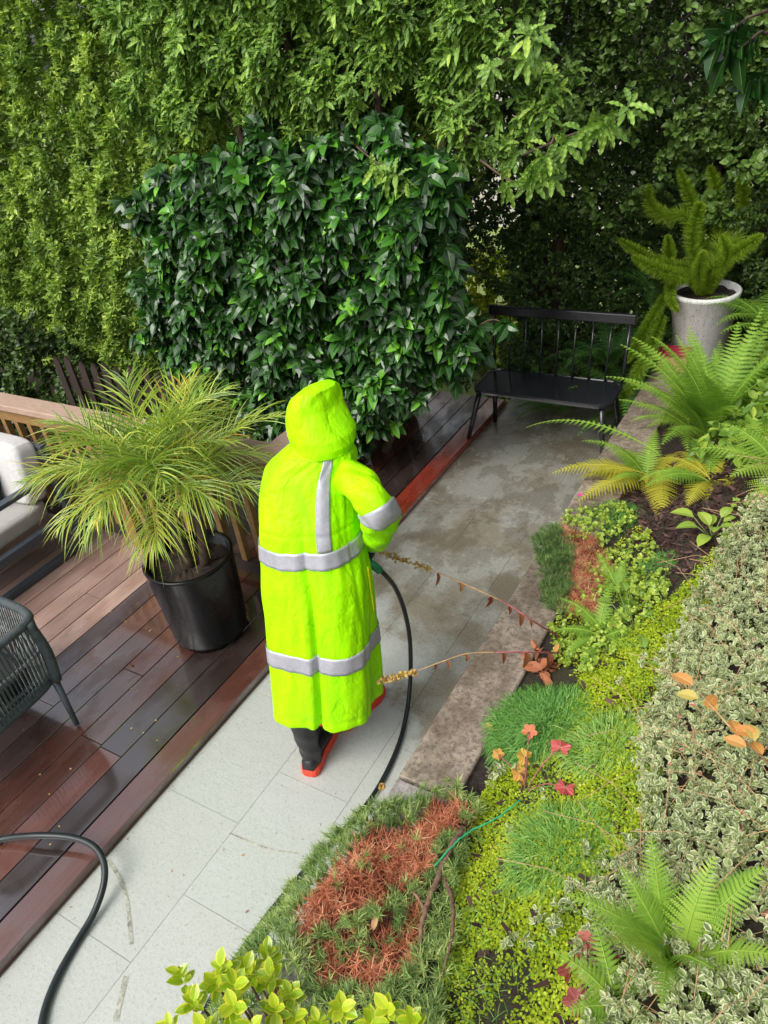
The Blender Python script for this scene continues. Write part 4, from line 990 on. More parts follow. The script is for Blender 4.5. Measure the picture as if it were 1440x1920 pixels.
# ================================================================== BIG FOLIAGE
def clumpy(P, k=0, s=1.0):
    x, y, z = P.T
    return .5+.5*(np.sin(x*3.1*s+z*2.3*s+k)*np.cos(z*3.7*s-x*1.3*s+2*k)+.5*np.sin(x*7.3*s-z*5.9*s+k)+.4*np.cos(z*11*s+x*8*s+3*k))/1.6
def hedge_points(n, x0, x1, y, z0, z1, amp, k, mask=None, s=1.0):
    P = np.c_[rng.uniform(x0, x1, n), np.zeros(n), rng.uniform(z0, z1, n)]
    h = clumpy(P, k, s); P[:, 1] = (y(P[:, 0], P[:, 2]) if callable(y) else y)-amp*(h-.5)*2
    if mask is not None: P = P[mask(P)]
    return P
def trunk_limbs(name_parent, base, tops, r=.05, mat='bark'):
    mb = MB()
    for tp in tops:
        tp = np.array(tp, float); bs = np.array(base, float); md = (bs+tp)/2+np.array([random.uniform(-.1, .1), random.uniform(-.05, .05), .1])
        mb.tube(spline([bs, md, tp], 8), np.linspace(r, r*.25, 17), 8)
    return mb.build('trunk', MT[mat], name_parent, smooth=True)
# --- left hedge
def left_mask(P):
    x, z = P[:, 0], P[:, 2]
    return ~((x > -3.35) & (z < 1.55+.15*np.sin(x*9))) & ~((x > -3.9) & (z < .2))
for (xa_, xb_, lab, kk) in ((-9.6, -5.6, 'light green wavy leaved hedge filling the far left', 1.0), (-5.6, -2.35, 'light green wavy leaved hedge rising behind the glossy camellia', 2.0)):
    hd = empty('hedge', ((xa_+xb_)/2, 4.9, -.7), lab, 'hedge')
    trunk_limbs(hd, ((xa_+xb_)/2, 5.1, -.7), [(random.uniform(xa_+.3, xb_-.4), 5.05, random.uniform(1.6, 3.2)) for _ in range(9)], .06)
    wd_ = xb_-xa_
    yf = lambda x, z: 4.62+.10*np.maximum(0, 1.2-z)+.10*(x+5)*0
    C = hedge_points(int(2500*wd_), xa_, xb_, yf, -.5, 4.0, .15, kk, left_mask, 2.0)
    dens = clumpy(C, kk+5, 2.6); C = C[(dens > .25) | (rng.random(len(C)) < .4)]
    C = np.vstack([C, hedge_points(int(2100*wd_), xa_, xb_, lambda x, z: 4.95, -.6, 4.0, .15, kk+1, left_mask), hedge_points(int(1300*wd_), xa_, xb_, lambda x, z: 5.25, -.6, 4.0, .15, kk+2, left_mask)])
    A = np.c_[rng.normal(size=len(C))*.75, -np.ones(len(C))*.7, 1.2+rng.normal(size=len(C))*.6]
    P, D, N, S, ii, k_ = sprigs(C, A, 7, .95, .086, .5, .0)
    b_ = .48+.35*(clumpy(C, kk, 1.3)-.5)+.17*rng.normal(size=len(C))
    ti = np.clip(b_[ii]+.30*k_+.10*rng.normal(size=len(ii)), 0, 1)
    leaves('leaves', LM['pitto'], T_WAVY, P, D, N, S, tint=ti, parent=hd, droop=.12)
# --- overhanging tree with bigger leaves, top centre
tr = empty('tree', (-3.2, 4.7, -.7), 'broad wavy leaved tree overhanging the camellia along the top centre', 'tree')
trunk_limbs(tr, (-3.1, 4.75, -.7), [(-3.9, 4.3, 2.9), (-3.2, 4.2, 3.2), (-2.5, 4.2, 2.9), (-2.0, 4.2, 2.7), (-1.6, 4.15, 2.9), (-2.8, 4.3, 2.5)], .07)
def tmask(P):
    x, z = P[:, 0], P[:, 2]; lo = 2.28+.10*np.sin(x*5+1)+.10*np.sin(x*13); lo = np.where(x > -2.0, lo-.25+.0*(x+2), lo)
    hi_x = -1.55+.12*np.sin(z*9)+.15*(z-2.4)
    return (z > lo) & (x < hi_x)
C = hedge_points(4600, -4.5, -1.0, lambda x, z: 4.12+.12*np.maximum(0, -x-3.4), 1.9, 3.6, .16, 4.0, tmask, 2.2)
C = np.vstack([C, hedge_points(1500, -4.3, -1.3, lambda x, z: 4.4, 2.1, 3.6, .15, 5.0, tmask, 1.3)])
dens = clumpy(C, 9, 2.8); C = C[(dens > .3) | (rng.random(len(C)) < .3)]
A = np.c_[rng.normal(size=len(C))*.8, -np.ones(len(C))*.7, 1.0+rng.normal(size=len(C))*.6]
P, D, N, S, ii, k_ = sprigs(C, A, 7, 1.0, .094, .5, .0)
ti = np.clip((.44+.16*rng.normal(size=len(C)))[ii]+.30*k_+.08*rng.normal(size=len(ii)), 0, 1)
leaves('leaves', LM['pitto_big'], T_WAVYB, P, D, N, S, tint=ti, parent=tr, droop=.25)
# branch sprays reaching right over the dark hedge
for pl in ([(960, 300, 4.1), (1040, 265, 3.9), (1120, 235, 3.75), (1160, 225, 3.7)], [(900, 300, 4.0), (960, 340, 3.85), (1000, 330, 3.8)], [(880, 180, 4.1), (930, 130, 4.0), (1000, 70, 3.9)], [(640, 250, 4.0), (700, 300, 3.85), (740, 320, 3.8)], [(1040, 255, 3.9), (1020, 300, 3.8)]):
    pts = spline(px3(pl), 8); mb = MB(); mb.tube(pts, np.linspace(.007, .003, len(pts)), 6); mb.build('branch', MT['bark'], tr, smooth=True)
    C = np.vstack([pts[-1:], pts[-1:], pts[-5:-4], pts[len(pts)//2:len(pts)//2+1]]) + rng.normal(size=(4, 3))*.03
    A = np.c_[rng.normal(size=4)*.6+.5, -np.ones(4)*.5, rng.normal(size=4)*.5]
    P, D, N, S, ii, k_ = sprigs(C, A, 8, 1.1, .115, .3, .3)
    leaves('leaves', LM['pitto_big'], T_WAVYB, P, D, N, S, tint=np.clip(.65+.15*rng.normal(size=len(P)), 0, 1), parent=tr, droop=.2)
# --- camellia
cm = empty('camellia', (-3.0, 4.1, -.5), 'dense camellia shrub with glossy dark green leaves behind the person', 'shrub')
trunk_limbs(cm, (-3.0, 4.15, -.5), [(-3.8, 4.0, 1.6), (-3.3, 3.95, 2.0), (-2.8, 3.95, 1.8), (-2.3, 4.0, 1.7), (-2.1, 4.0, 1.0), (-4.0, 4.0, .9), (-2.6, 4.0, .7)], .05)
def cmask(P, q=0.0):
    # rounded block
    x, z = P[:, 0], P[:, 2]
    xl = -4.20+.08*np.sin(z*9)+.05*np.sin(z*19)-.43*np.maximum(0, 2.15-np.maximum(z, .85))+1.0*np.maximum(0, .85-z); xr = -2.02+.07*np.sin(z*7+1)+.09*np.sin(z*2.9)-.70*np.maximum(0, .92-z)
    zt = 2.20+.08*np.sin(x*7)+.05*np.sin(x*15)-.14*np.abs(x+2.9)**2
    return (x > xl) & (x < xr) & (z < zt) & (z > .24-.10*(x < -2.9)+.42*np.clip((x+2.75)/.45, 0, 1.35)+.06*np.sin(x*23))
yf = lambda x, z: 3.78+.22*np.abs((x+3.3)/1.45)**3+.10*np.abs((z-1.1)/1.0)**4
C = hedge_points(3000, -5.0, -1.8, yf, -.1, 2.4, .15, 7.0, cmask, 1.9)
C2 = hedge_points(2200, -4.9, -1.85, lambda x, z: yf(x, z)+.22, -.1, 2.3, .1, 8.0, cmask, 1.6)
Cr = np.c_[np.zeros(260), rng.uniform(3.85, 4.4, 260), rng.uniform(.85, 2.0, 260)]; Cr[:, 0] = -2.02-.5*(Cr[:, 1]-3.8)+rng.normal(size=260)*.05
dens = clumpy(C, 3, 2.6); C = C[(dens > .22) | (rng.random(len(C)) < .35)]
C = np.vstack([C, C2, Cr])
A = np.c_[rng.normal(size=len(C))*.5, -np.ones(len(C))*.9, .45+rng.normal(size=len(C))*.5]; A[-260:, 0] += .8
P, D, N, S, ii, k_ = sprigs(C, A, 6, 1.0, .115, .42, .20)
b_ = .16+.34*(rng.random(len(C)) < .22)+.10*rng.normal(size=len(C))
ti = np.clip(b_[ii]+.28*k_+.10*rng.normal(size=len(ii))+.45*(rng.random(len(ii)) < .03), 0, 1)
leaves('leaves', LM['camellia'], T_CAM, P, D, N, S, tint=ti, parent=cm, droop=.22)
# shoot reaching to the bench
pts = spline(px3([(880, 620, 4.0), (920, 600, 3.9), (945, 605, 3.85)]), 8); mb = MB(); mb.tube(pts, np.linspace(.006, .003, len(pts)), 6); mb.build('branch', MT['bark'], cm, smooth=True)
C = np.vstack([pts[-1:], pts[-4:-3], pts[3:4]]); P, D, N, S, ii, k_ = sprigs(C, np.array([[.5, -.5, 0]]*3), 6, 1.1, .105, .3, .6)
leaves('leaves', LM['camellia'], T_CAM, P, D, N, S, tint=.4, parent=cm, droop=.2)
# --- dark hedge right, shade carried in its leaf colours
dh = empty('hedge', (-1.0, 6.1, -.5), 'small leaved hedge with shade put into its dark leaf colour behind the bench and pale pot', 'hedge')
trunk_limbs(dh, (-2.2, 6.2, -.7), [(-2.5, 6.15, 2.4), (-2.2, 6.15, 3.0), (-1.9, 6.15, 2.6)], .06)
trunk_limbs(dh, (-.6, 6.2, .2), [(-1.2, 6.15, 2.4), (-.6, 6.15, 3.0), (0, 6.15, 2.6), (.6, 6.15, 2.9)], .06)
def dmask(P): return ((P[:, 0] > -2.62+.10*np.sin(P[:, 2]*5)) | ((P[:, 2] > 1.0+.2*np.sin(P[:, 0]*9)) & (P[:, 0] > -3.9)) | ((rng.random(len(P)) < .16) & (P[:, 0] > -3.4))) & (P[:, 2] < 3.5) & ~((P[:, 0] > -.75) & (P[:, 2] > 1.75) & (P[:, 2] < 2.6) & (clumpy(P, 2.2, 1.2) < .42))
yd = lambda x, z: 5.95-.35*np.maximum(0, z-1.6)*.6+.0*x
C = hedge_points(20000, -4.0, 1.6, yd, -.4, 3.6, .22, 11.0, dmask, 1.2)
dens = clumpy(C, 14, 2.5); C = C[(dens > .3) | (rng.random(len(C)) < .35)]
C2 = hedge_points(20000, -4.0, 1.6, lambda x, z: yd(x, z)+.25, -.4, 3.6, .1, 12.0, dmask, 1.2); C = np.vstack([C, C2])
A = np.c_[rng.normal(size=len(C))*.6, -np.ones(len(C)), .4+rng.normal(size=len(C))*.6]
P, D, N, S, ii, k_ = sprigs(C, A, 6, 1.0, .046, .4, .15, length=1.2)
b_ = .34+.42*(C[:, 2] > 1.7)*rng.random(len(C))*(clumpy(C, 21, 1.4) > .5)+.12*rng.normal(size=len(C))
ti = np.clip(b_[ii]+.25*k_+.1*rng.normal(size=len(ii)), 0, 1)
leaves('leaves', LM['shaded_leaf'], T_SMALL, P, D, N, S, tint=ti, parent=dh)
C = hedge_points(3800, -2.3, 1.2, lambda x, z: yd(x, z)-.12, 1.25, 3.6, .22, 31.0, lambda P: (clumpy(P, 25, 1.6) > .46), 1.2)
A = np.c_[rng.normal(size=len(C))*.6, -np.ones(len(C)), .7+rng.normal(size=len(C))*.6]
P, D, N, S, ii, k_ = sprigs(C, A, 7, .95, .062, .4, .05, length=1.0)
leaves('leaves', LM['shaded_leaf'], T_SMALL3, P, D, N, S, tint=np.clip(.62+.3*k_+.15*rng.normal(size=len(ii)), 0, 1), parent=dh)
# larger leaved branch in the top right corner
tb_ = empty('tree', (.3, 5.6, .8), 'larger dark leaves of an overhanging branch in the top right corner', 'tree')
for pl in ([(1440, 60, 4.6), (1425, 60, 4.5), (1390, 90, 4.4)], [(1440, 20, 4.6), (1400, 35, 4.5), (1370, 60, 4.4)], [(1480, 120, 4.6), (1430, 140, 4.5)]):
    pts = spline(px3([(1500, 0, 4.9)]+pl), 6); mb = MB(); mb.tube(pts, np.linspace(.012, .004, len(pts)), 6); mb.build('branch', MT['bark'], tb_, smooth=True)
    C = np.vstack([pts[-1:], pts[-4:-3], pts[-8:-7]]); P, D, N, S, ii, k_ = sprigs(C, np.array([[-.5, -.5, -.2]]*3), 7, 1.0, .16, .4, .3)
    leaves('leaves', LM['camellia'], T_CAM, P, D, N, S, tint=.25, parent=tb_, droop=.2)
# low dark shrub in the bottom left shade behind the fence
ls = empty('shrub', (-6.2, 3.7, -.7), 'dark shaded shrub behind the railing at the far left', 'shrub')
trunk_limbs(ls, (-6.2, 3.8, -.7), [(-6.8, 3.8, .8), (-6.0, 3.8, .9), (-5.4, 3.8, .6)], .03)
C = hedge_points(5200, -8.0, -4.8, lambda x, z: 3.6, -.6, 1.2, .2, 15, lambda P: P[:, 2] < 1.0+.15*np.sin(P[:, 0]*3)-1.2*np.maximum(0, P[:, 0]+5.5), 1.5)
A = np.c_[rng.normal(size=len(C))*.6, -np.ones(len(C)), .4+rng.normal(size=len(C))*.6]
P, D, N, S, ii, k_ = sprigs(C, A, 6, 1.0, .06, .4, .2)
leaves('leaves', LM['shaded_leaf'], T_SMALL3, P, D, N, S, tint=np.clip(.35+.2*rng.normal(size=len(P)), 0, .9), parent=ls)
# grassy tufts of the yellow green patch beyond the bench's left side
yg = empty('shrub', (-3.1, 7.2, -.75), 'sunlit yellow green bush on the lawn seen between camellia and bench', 'shrub')
trunk_limbs(yg, (-3.2, 7.4, -.75), [(-3.5, 7.3, .2), (-3.0, 7.3, .3)], .02)
C = hedge_points(2600, -4.4, -2.5, lambda x, z: 7.2, -.75, .85, .3, 17, lambda P: P[:, 2] < .7+.15*np.sin(P[:, 0]*6), 2)
A = np.c_[rng.normal(size=len(C))*.6, -np.ones(len(C))*.5, .9+rng.normal(size=len(C))*.4]
P, D, N, S, ii, k_ = sprigs(C, A, 5, .8, .07, .4, .1)
leaves('leaves', LM['moss'], T_SMALL3, P, D, N, S, tint=np.clip(.8+.15*rng.normal(size=len(P)), 0, 1), parent=yg)

# ================================================================== BED PLANTING
def bpoly(px, dz=0.0): return np.array([bedhit(u, v, dz)[:2] for u, v in px])
def scatter(poly, dens):
    lo = poly.min(0); hi = poly.max(0); n = int(np.prod(hi-lo)*dens); x = rng.uniform(lo[0], hi[0], n); y = rng.uniform(lo[1], hi[1], n)
    m_ = inpoly(x, y, poly); return x[m_], y[m_]
VAR = bpoly([(1480, 880), (1400, 955), (1350, 1040), (1290, 1160), (1235, 1290), (1190, 1440), (1205, 1560), (1140, 1660), (1080, 1770), (1120, 1990), (1600, 2050), (1700, 1400), (1600, 900)])
MOSS = bpoly([(870, 1560), (930, 1440), (1000, 1440), (1090, 1270), (1180, 1180), (1260, 1120), (1340, 1030), (1380, 1060), (1290, 1230), (1240, 1330), (1240, 1560), (1190, 1650), (1130, 1740), (1090, 1860), (1110, 1990), (790, 1990), (820, 1850), (835, 1750), (845, 1650)])
MOSS2 = bpoly([(1050, 970), (1160, 940), (1220, 1010), (1260, 1120), (1180, 1200), (1100, 1280), (1040, 1250), (1030, 1180), (1090, 1100), (1060, 1020)])
PHL = bpoly([(610, 1560), (690, 1530), (760, 1520), (860, 1490), (905, 1530), (865, 1640), (850, 1760), (835, 1860), (830, 1990), (330, 1990), (405, 1810), (470, 1700), (540, 1610)])
DEAD1 = bpoly([(650, 1610), (720, 1560), (860, 1510), (885, 1560), (815, 1610), (800, 1690), (790, 1770), (770, 1840), (700, 1880), (600, 1850), (560, 1760), (590, 1680)])
PHL2 = bpoly([(1000, 995), (1045, 1000), (1075, 1040), (1070, 1130), (1050, 1170), (1015, 1140)])
DEAD2 = bpoly([(1050, 1000), (1120, 1030), (1160, 1080), (1120, 1120), (1120, 1170), (1050, 1160), (1070, 1080)])
SOIL = bpoly([(1240, 990), (1330, 960), (1330, 1050), (1250, 1110)]); SOIL2 = bpoly([(890, 1790), (990, 1780), (1010, 1880), (960, 1960), (880, 1960)])
# creeping yellow green cover
x, y = scatter(MOSS, 60000); xv, yv = scatter(VAR, 9000); kv = wob(xv, yv, 6, 8) < -.35; x = np.r_[x, xv[kv]]; y = np.r_[y, yv[kv]]; keep = (wob(x, y, 5) > -.45) | (rng.random(len(x)) < .3); keep &= ~inpoly(x, y, SOIL2); x, y = x[keep], y[keep]
x2, y2 = scatter(MOSS2, 14000); k2 = (wob(x2, y2, 7) > -.05); x = np.r_[x, x2[k2]]; y = np.r_[y, y2[k2]]
x3, y3 = scatter(SOIL2, 20000); k3 = (wob(x3, y3, 16) > .05) | (wob(x3, y3, 5, 3) > .3); x = np.r_[x, x3[k3]]; y = np.r_[y, y3[k3]]
n = len(x); hgt = .012+.022*(.5+.5*wob(x, y, 9))
P = np.c_[x, y, bedz(x, y)+hgt*rng.random(n)]
D = np.c_[rng.normal(size=(n, 2)), .35*rng.random(n)]
ti = np.clip(.5+.28*wob(x, y, 4, 2)+.18*rng.normal(size=n), 0, 1)
o = leaves('ground_cover', LM['moss'], T_ROUND, P, D, np.array([0, 0, 1.])+.45*rng.normal(size=(n, 3)), .0045+.0055*rng.random(n), tint=ti); tag(o, 'low yellow green creeping ground cover over the planting bed', 'ground cover', kind='stuff')
# variegated cover
x, y = scatter(VAR, 3000); kp = (wob(x, y, 6, 8) > -.62) | (rng.random(len(x)) < .25); x, y = x[kp], y[kp]; xm, ym = scatter(MOSS, 500); km = (wob(xm, ym, 4, 6)+.9*np.maximum(0, xm+.55) > .52); x = np.r_[x, xm[km]]; y = np.r_[y, ym[km]]; n = len(x); C = np.c_[x, y, bedz(x, y)+.012+.05*(.5+.5*wob(x, y, 7))+.02*rng.random(n)]
A = np.c_[rng.normal(size=(n, 2))*.9, .8+.3*rng.random(n)]
P, D, N, S, ii, k_ = sprigs(C, A, 8, 1.15, .0235, .6, .05, length=1.5)
ti = np.clip(.45+.30*wob(x, y, 3, 5)[ii]+.24*rng.normal(size=len(ii)), 0, .95); ti = np.where(rng.random(len(ii)) < .012, 1.0, ti)
o = leaves('variegated_cover', LM['varieg'], T_SMALL3, P, D, N, S, tint=ti); tag(o, 'white edged variegated leaves covering the slope at the right', 'ground cover', kind='stuff')
# bare stems over it
mb = MB()
x, y = scatter(VAR, 170)
for a, b_ in zip(x[:500], y[:500]):
    th = random.uniform(0, 2*pi); L = random.uniform(.1, .3); z = float(bedz(a, b_))+.10
    mb.tube([(a, b_, z-.05), (a+L*.5*cos(th), b_+L*.5*sin(th), z+.02), (a+L*cos(th), b_+L*sin(th), z)], .0011, 4)
o = mb.build('dry_stems', MT['dry_stem']); tag(o, 'thin pale stems tangled in the variegated cover', 'stems', kind='stuff')
# phlox needles
def tufts(poly, dens, per, size, mat, name, lab, dz=.03, hump=.05, spread=.75, tb=.5, over=None, wsc=1.0):
    x, y = scatter(poly, dens)
    if over is not None: kp = ~over(x, y); x, y = x[kp], y[kp]
    n = len(x); z = np.maximum(bedz(x, y), HW-.01)+dz*rng.random(n)+hump*(.5+.5*wob(x, y, 6))
    edge = np.maximum(0, (WX+.02)-x); z = z-edge*.9-.25*np.maximum(0, edge-.12)
    C = np.c_[x, y, z]; A = np.c_[rng.normal(size=(n, 2))*.5, .9*np.ones(n)]; A[:, 0] -= edge*6
    if name == 'dead_phlox': A[:, :2] += 1.3*np.c_[wob(x, y, 7, 1), wob(x, y, 7, 4)]
    P, D, N, S, ii, k_ = sprigs(C, A, per, spread, size, .4, .0, length=.5)
    ti = np.clip(tb+.22*wob(x, y, 11, 3)[ii]+.15*rng.normal(size=len(x))[ii]+.15*rng.normal(size=len(ii)), 0, 1)
    o = leaves(name, LM[mat], T_NEEDLE, P, D, N, S, tint=ti, droop=.1, wscale=wsc); tag(o, lab, 'ground cover', kind='stuff'); return o
def dd(x, y): return inpoly(x, y, DEAD1) & (wob(x, y, 9) > -.42) & ~((wob(x, y, 6, 2) > .30) & (rng.random(len(x)) < .6))
def hole(x, y): return (wob(x, y, 9) < -.30) | ((wob(x, y, 6, 2) > .42) & (rng.random(len(x)) < .8))
tufts(PHL, 3600, 14, .042, 'phlox', 'phlox_cover', 'grey green needle leaved cover draped over the wall at the bottom', over=dd, hump=.08, wsc=1.5, tb=.6)
tufts(DEAD1, 3800, 11, .05, 'dead', 'dead_phlox', 'reddish brown dead needle patch in the middle of the lower green cover', over=hole, spread=1.2, hump=.055, tb=.6, wsc=1.15)
tufts(DEAD1, 3500, 9, .045, 'dead', 'needle_litter', 'dark brown needle litter in the hollows of the lower dead patch', dz=.012, hump=.012, spread=1.5, tb=.12, wsc=1.3)
tufts(PHL2, 5500, 14, .036, 'phlox', 'phlox_cover', 'dark green needle strip beside the wall in the middle of the bed', hump=.06, tb=.3, wsc=1.3)
tufts(DEAD2, 5200, 12, .040, 'dead', 'dead_phlox', 'orange brown dead needle patch beside the small ferns', spread=1.25, hump=.03, tb=.68, wsc=1.1)
# grass tufts
def grass(u, v, rad, n, L, lab, tb=.5, g=None):
    c = bedhit(u, v); r = rad*np.sqrt(rng.random(n)); a = rng.random(n)*2*pi; x = c[0]+r*np.cos(a); y = c[1]+r*np.sin(a)
    z = np.maximum(bedz(x, y), .37)+.005; out = np.c_[np.cos(a), np.sin(a)]*(r/rad)[:, None]*.9
    D = np.c_[out+rng.normal(size=(n, 2))*.35, .9+.2*rng.random(n)]
    o = leaves('grass_tuft', LM['grass'], T_BLADE, np.c_[x, y, z], D, rand_dir(n), L*(.6+.6*rng.random(n)), tint=np.clip(tb+.2*rng.normal(size=n), 0, 1), droop=.75, origin=c, wscale=.8); tag(o, lab, 'grass', g)
grass(1010, 1360, .165, 8500, .135, 'round tuft of fine blue green grass beside the wall end', .35)
grass(1140, 1400, .12, 1300, .12, 'smaller tuft of yellow green grass right of the round tuft', .8)
grass(1050, 1590, .14, 1900, .12, 'bright green grass tuft in the yellow creeping cover', .6)
grass(1240, 1060, .05, 600, .10, 'small dark grass tuft at the edge of the bare soil', .3)
grass(1150, 975, .12, 1400, .12, 'grass tuft below the yellow fern near the pink flower', .3)
# mixed small leaves
x, y = scatter(MOSS2, 2200); kp = wob(x, y, 6, 3) > -.2; x, y = x[kp], y[kp]; n = len(x); C = np.c_[x, y, bedz(x, y)+.03+.03*rng.random(n)]
P, D, N, S, ii, k_ = sprigs(C, np.c_[rng.normal(size=(n, 2))*.5, np.ones(n)], 5, 1.2, .017, .4, .05)
o = leaves('leafy_cover', LM['broad'], T_ROUND, P, D, N, S, tint=np.clip(.75+.25*rng.normal(size=len(P)), 0, 1)); tag(o, 'mixed small light green leaves between the ferns and dead needles', 'ground cover', kind='stuff')
# mulch chips behind the pot and litter on soil
mp_ = np.array([(-.85, 4.3), (1.2, 4.0), (1.2, 6.2), (-.85, 6.2)]); x, y = scatter(mp_, 2600); n = len(x)
x2, y2 = scatter(bpoly([(900, 1450), (1440, 900), (1440, 1950), (850, 1950)]), 250); x3, y3 = scatter(bpoly([(1120, 880), (1440, 760), (1440, 1000), (1240, 1110), (1150, 960)]), 2600); x = np.r_[x, x2, x3]; y = np.r_[y, y2, y3]; n = len(x)
o = leaves('mulch', LM['mulch'], T_CHIP, np.c_[x, y, bedz(x, y)+.006+.008*rng.random(n)], np.c_[rng.normal(size=(n, 2)), .25*rng.normal(size=n)], np.array([0, 0, 1.])+.35*rng.normal(size=(n, 3)), .02+.03*rng.random(n)); tag(o, 'dark bark mulch chips on the bed', 'mulch', kind='stuff')
# dark leafy filler right of tall fern
dz_ = np.array([(-.55, 3.6), (.6, 3.2), (.6, 5.0), (-.5, 5.0)]); x, y = scatter(dz_, 420); n = len(x); C = np.c_[x, y, bedz(x, y)+.05+.15*rng.random(n)]
P, D, N, S, ii, k_ = sprigs(C, np.c_[rng.normal(size=(n, 2))*.6, np.ones(n)], 6, 1.1, .075, .5, .1)
o = leaves('leafy_cover', LM['broad'], T_OVAL, P, D, N, S, tint=np.clip(.3+.3*rng.normal(size=len(P)), 0, 1)); tag(o, 'broad green leaves growing behind the large fern at the right edge', 'ground cover', kind='stuff')

# broad leaved plant
def rosette(base, n, L, lab, mat='broad', T=T_OVAL, el=.7, name='leafy_plant', cat='plant', tb=.6, stem=.05, ws=1.0):
    o = empty(name, base, lab, cat); base = np.array(base, float)
    mb = MB()
    for i in range(n):
        az = i*2.4+random.random()*.4; e = el*random.uniform(.5, 1.3); l = L*random.uniform(.6, 1.1); h = np.array([cos(az), sin(az), 0])
        sl_ = stem*random.uniform(.6, 1.4); d0 = h*cos(min(1.4, e+.35))+np.array([0, 0, sin(min(1.4, e+.35))]); tip = base+d0*sl_
        mb.tube([base, base+d0*sl_*.6, tip], .0018, 5)
        d = h*cos(e)+np.array([0, 0, sin(e)])
        leaves('leaf', LM[mat], T, [tip], [d], [np.array([0, 0, 1.])-h*.3], [l], tint=min(1, max(0, tb+random.uniform(-.3, .3))), parent=o, droop=.35, wscale=ws)
    mb.build('stem', MT['green_stem'], o, smooth=True); return o
rosette(bedhit(1335, 1010, .0), 11, .105, 'broad leaved light green plant beside the bare dark soil', el=.8, stem=.09, ws=1.0)
rosette(bedhit(1190, 1185), 7, .075, 'five leaved green weed in front of the low fern', el=.5, stem=.13, tb=.4)
rosette(bedhit(1400, 960), 8, .05, 'lime green scalloped plant at the upper edge of the variegated cover', T=T_LOBED, el=.4, stem=.05, tb=.7)
# red lobed leaves
def lobplant(base_px, tips, lab, mat):
    b0 = bedhit(*base_px); o = empty('lobed_plant', b0, lab, 'plant'); mb = MB()
    for (u, v, h, L, tb) in tips:
        t_ = bedhit(u, v, h); mb.tube(spline([b0, (b0+t_)/2+np.array([0, 0, .03]), t_], 5), .002, 6)
        dr = nrm(np.array([t_[0]-b0[0], t_[1]-b0[1], .1])+rng.normal(size=3)*.1)
        leaves('leaf', LM[mat], T_LOBED, [t_-dr*L*.3], [dr], [np.array([.1, -.25, 1.])], [L*1.35], tint=tb, parent=o, droop=.15)
    mb.build('stem', MT['pink_stem'], o, smooth=True)
lobplant((985, 1485), [(1050, 1402, .08, .062, .35), (1060, 1475, .06, .055, .2), (992, 1372, .09, .050, .68), (985, 1420, .07, .055, .95), (935, 1415, .06, .040, .88), (975, 1450, .05, .055, .9)], 'plant with red and orange lobed leaves below the round grass tuft', 'red_leaf')
lobplant((1100, 1830), [(1100, 1765, .06, .055, .9), (1072, 1815, .06, .065, .5), (1140, 1800, .05, .05, .2), (1082, 1875, .05, .05, .35), (1095, 1900, .05, .04, .3)], 'plant with maroon lobed leaves near the bottom of the bed', 'maroon')
# orange leaved branch, right
b0 = bedhit(1475, 1480); ob = empty('orange_leaved_branch', b0, 'arching stem with blurred orange leaves over the variegated cover at the right', 'branch')
pts = spline([b0, bedhit(1430, 1420, .2), bedhit(1380, 1375, .32), bedhit(1335, 1325, .38), bedhit(1305, 1290, .40)], 8); mb = MB(); mb.tube(pts, np.linspace(.004, .0015, len(pts)), 6); mb.build('stem', MT['dry_stem'], ob, smooth=True)
for i, (u, v, h) in enumerate([(1300, 1285, .40), (1310, 1310, .38), (1325, 1325, .38), (1345, 1335, .36), (1385, 1380, .32), (1400, 1400, .3), (1420, 1380, .3), (1430, 1415, .25), (1415, 1390, .3)]):
    p = bedhit(u, v, h); leaves('leaf', LM['orange'], T_OVAL, [p], [np.array([-1+.7*random.random()*(1 if i % 2 else 2), .8*random.random(), .1])], [np.array([.1, -.3, 1.])], [.046+.018*random.random()], tint=random.random(), parent=ob, droop=.2)
# yellow-edged shrub at the bottom
eb = np.array([-.55, .42, .62]); eu = empty('euonymus_shrub', eb, 'shrub with glossy yellow green leaf rosettes at the bottom edge', 'shrub')
heads = [(347, 1848, 1.38), (363, 1892, 1.40), (427, 1822, 1.38), (440, 1862, 1.42), (445, 1900, 1.42), (500, 1805, 1.33), (517, 1840, 1.35), (490, 1850, 1.32), (545, 1878, 1.36), (516, 1905, 1.38), (560, 1918, 1.34), (642, 1895, 1.36), (735, 1900, 1.36), (770, 1925, 1.36), (600, 1935, 1.34), (690, 1935, 1.34), (400, 1935, 1.4), (462, 1830, 1.34), (410, 1850, 1.36), (330, 1935, 1.36), (470, 1940, 1.4)]
mb = MB(); Pc = []
for u, v, z in heads:
    t_ = atz(u, v, z-.02); mb.tube(spline([eb+np.array([random.uniform(-.05, .05), random.uniform(-.05, .05), 0]), (eb+t_)/2+np.array([random.uniform(-.05, .05), -.05, .0]), t_], 6), np.linspace(.005, .0022, 13), 6)
    Pc.append(t_)
    m_ = 9; C = np.array([t_]); P, D, N, S, ii, k_ = sprigs(C, np.array([[random.uniform(-.3, .3), random.uniform(-.3, .3), 1.]]), m_, 1.05, .036, .35, .0, length=.9)
    leaves('leaf_rosette', LM['euonymus'], T_OVAL, P, D, N, S, tint=np.clip(.35+.5*k_+.12*rng.normal(size=m_), 0, 1), parent=eu, wscale=1.15)
mb.build('stem', MT['brown_stem'], eu, smooth=True)

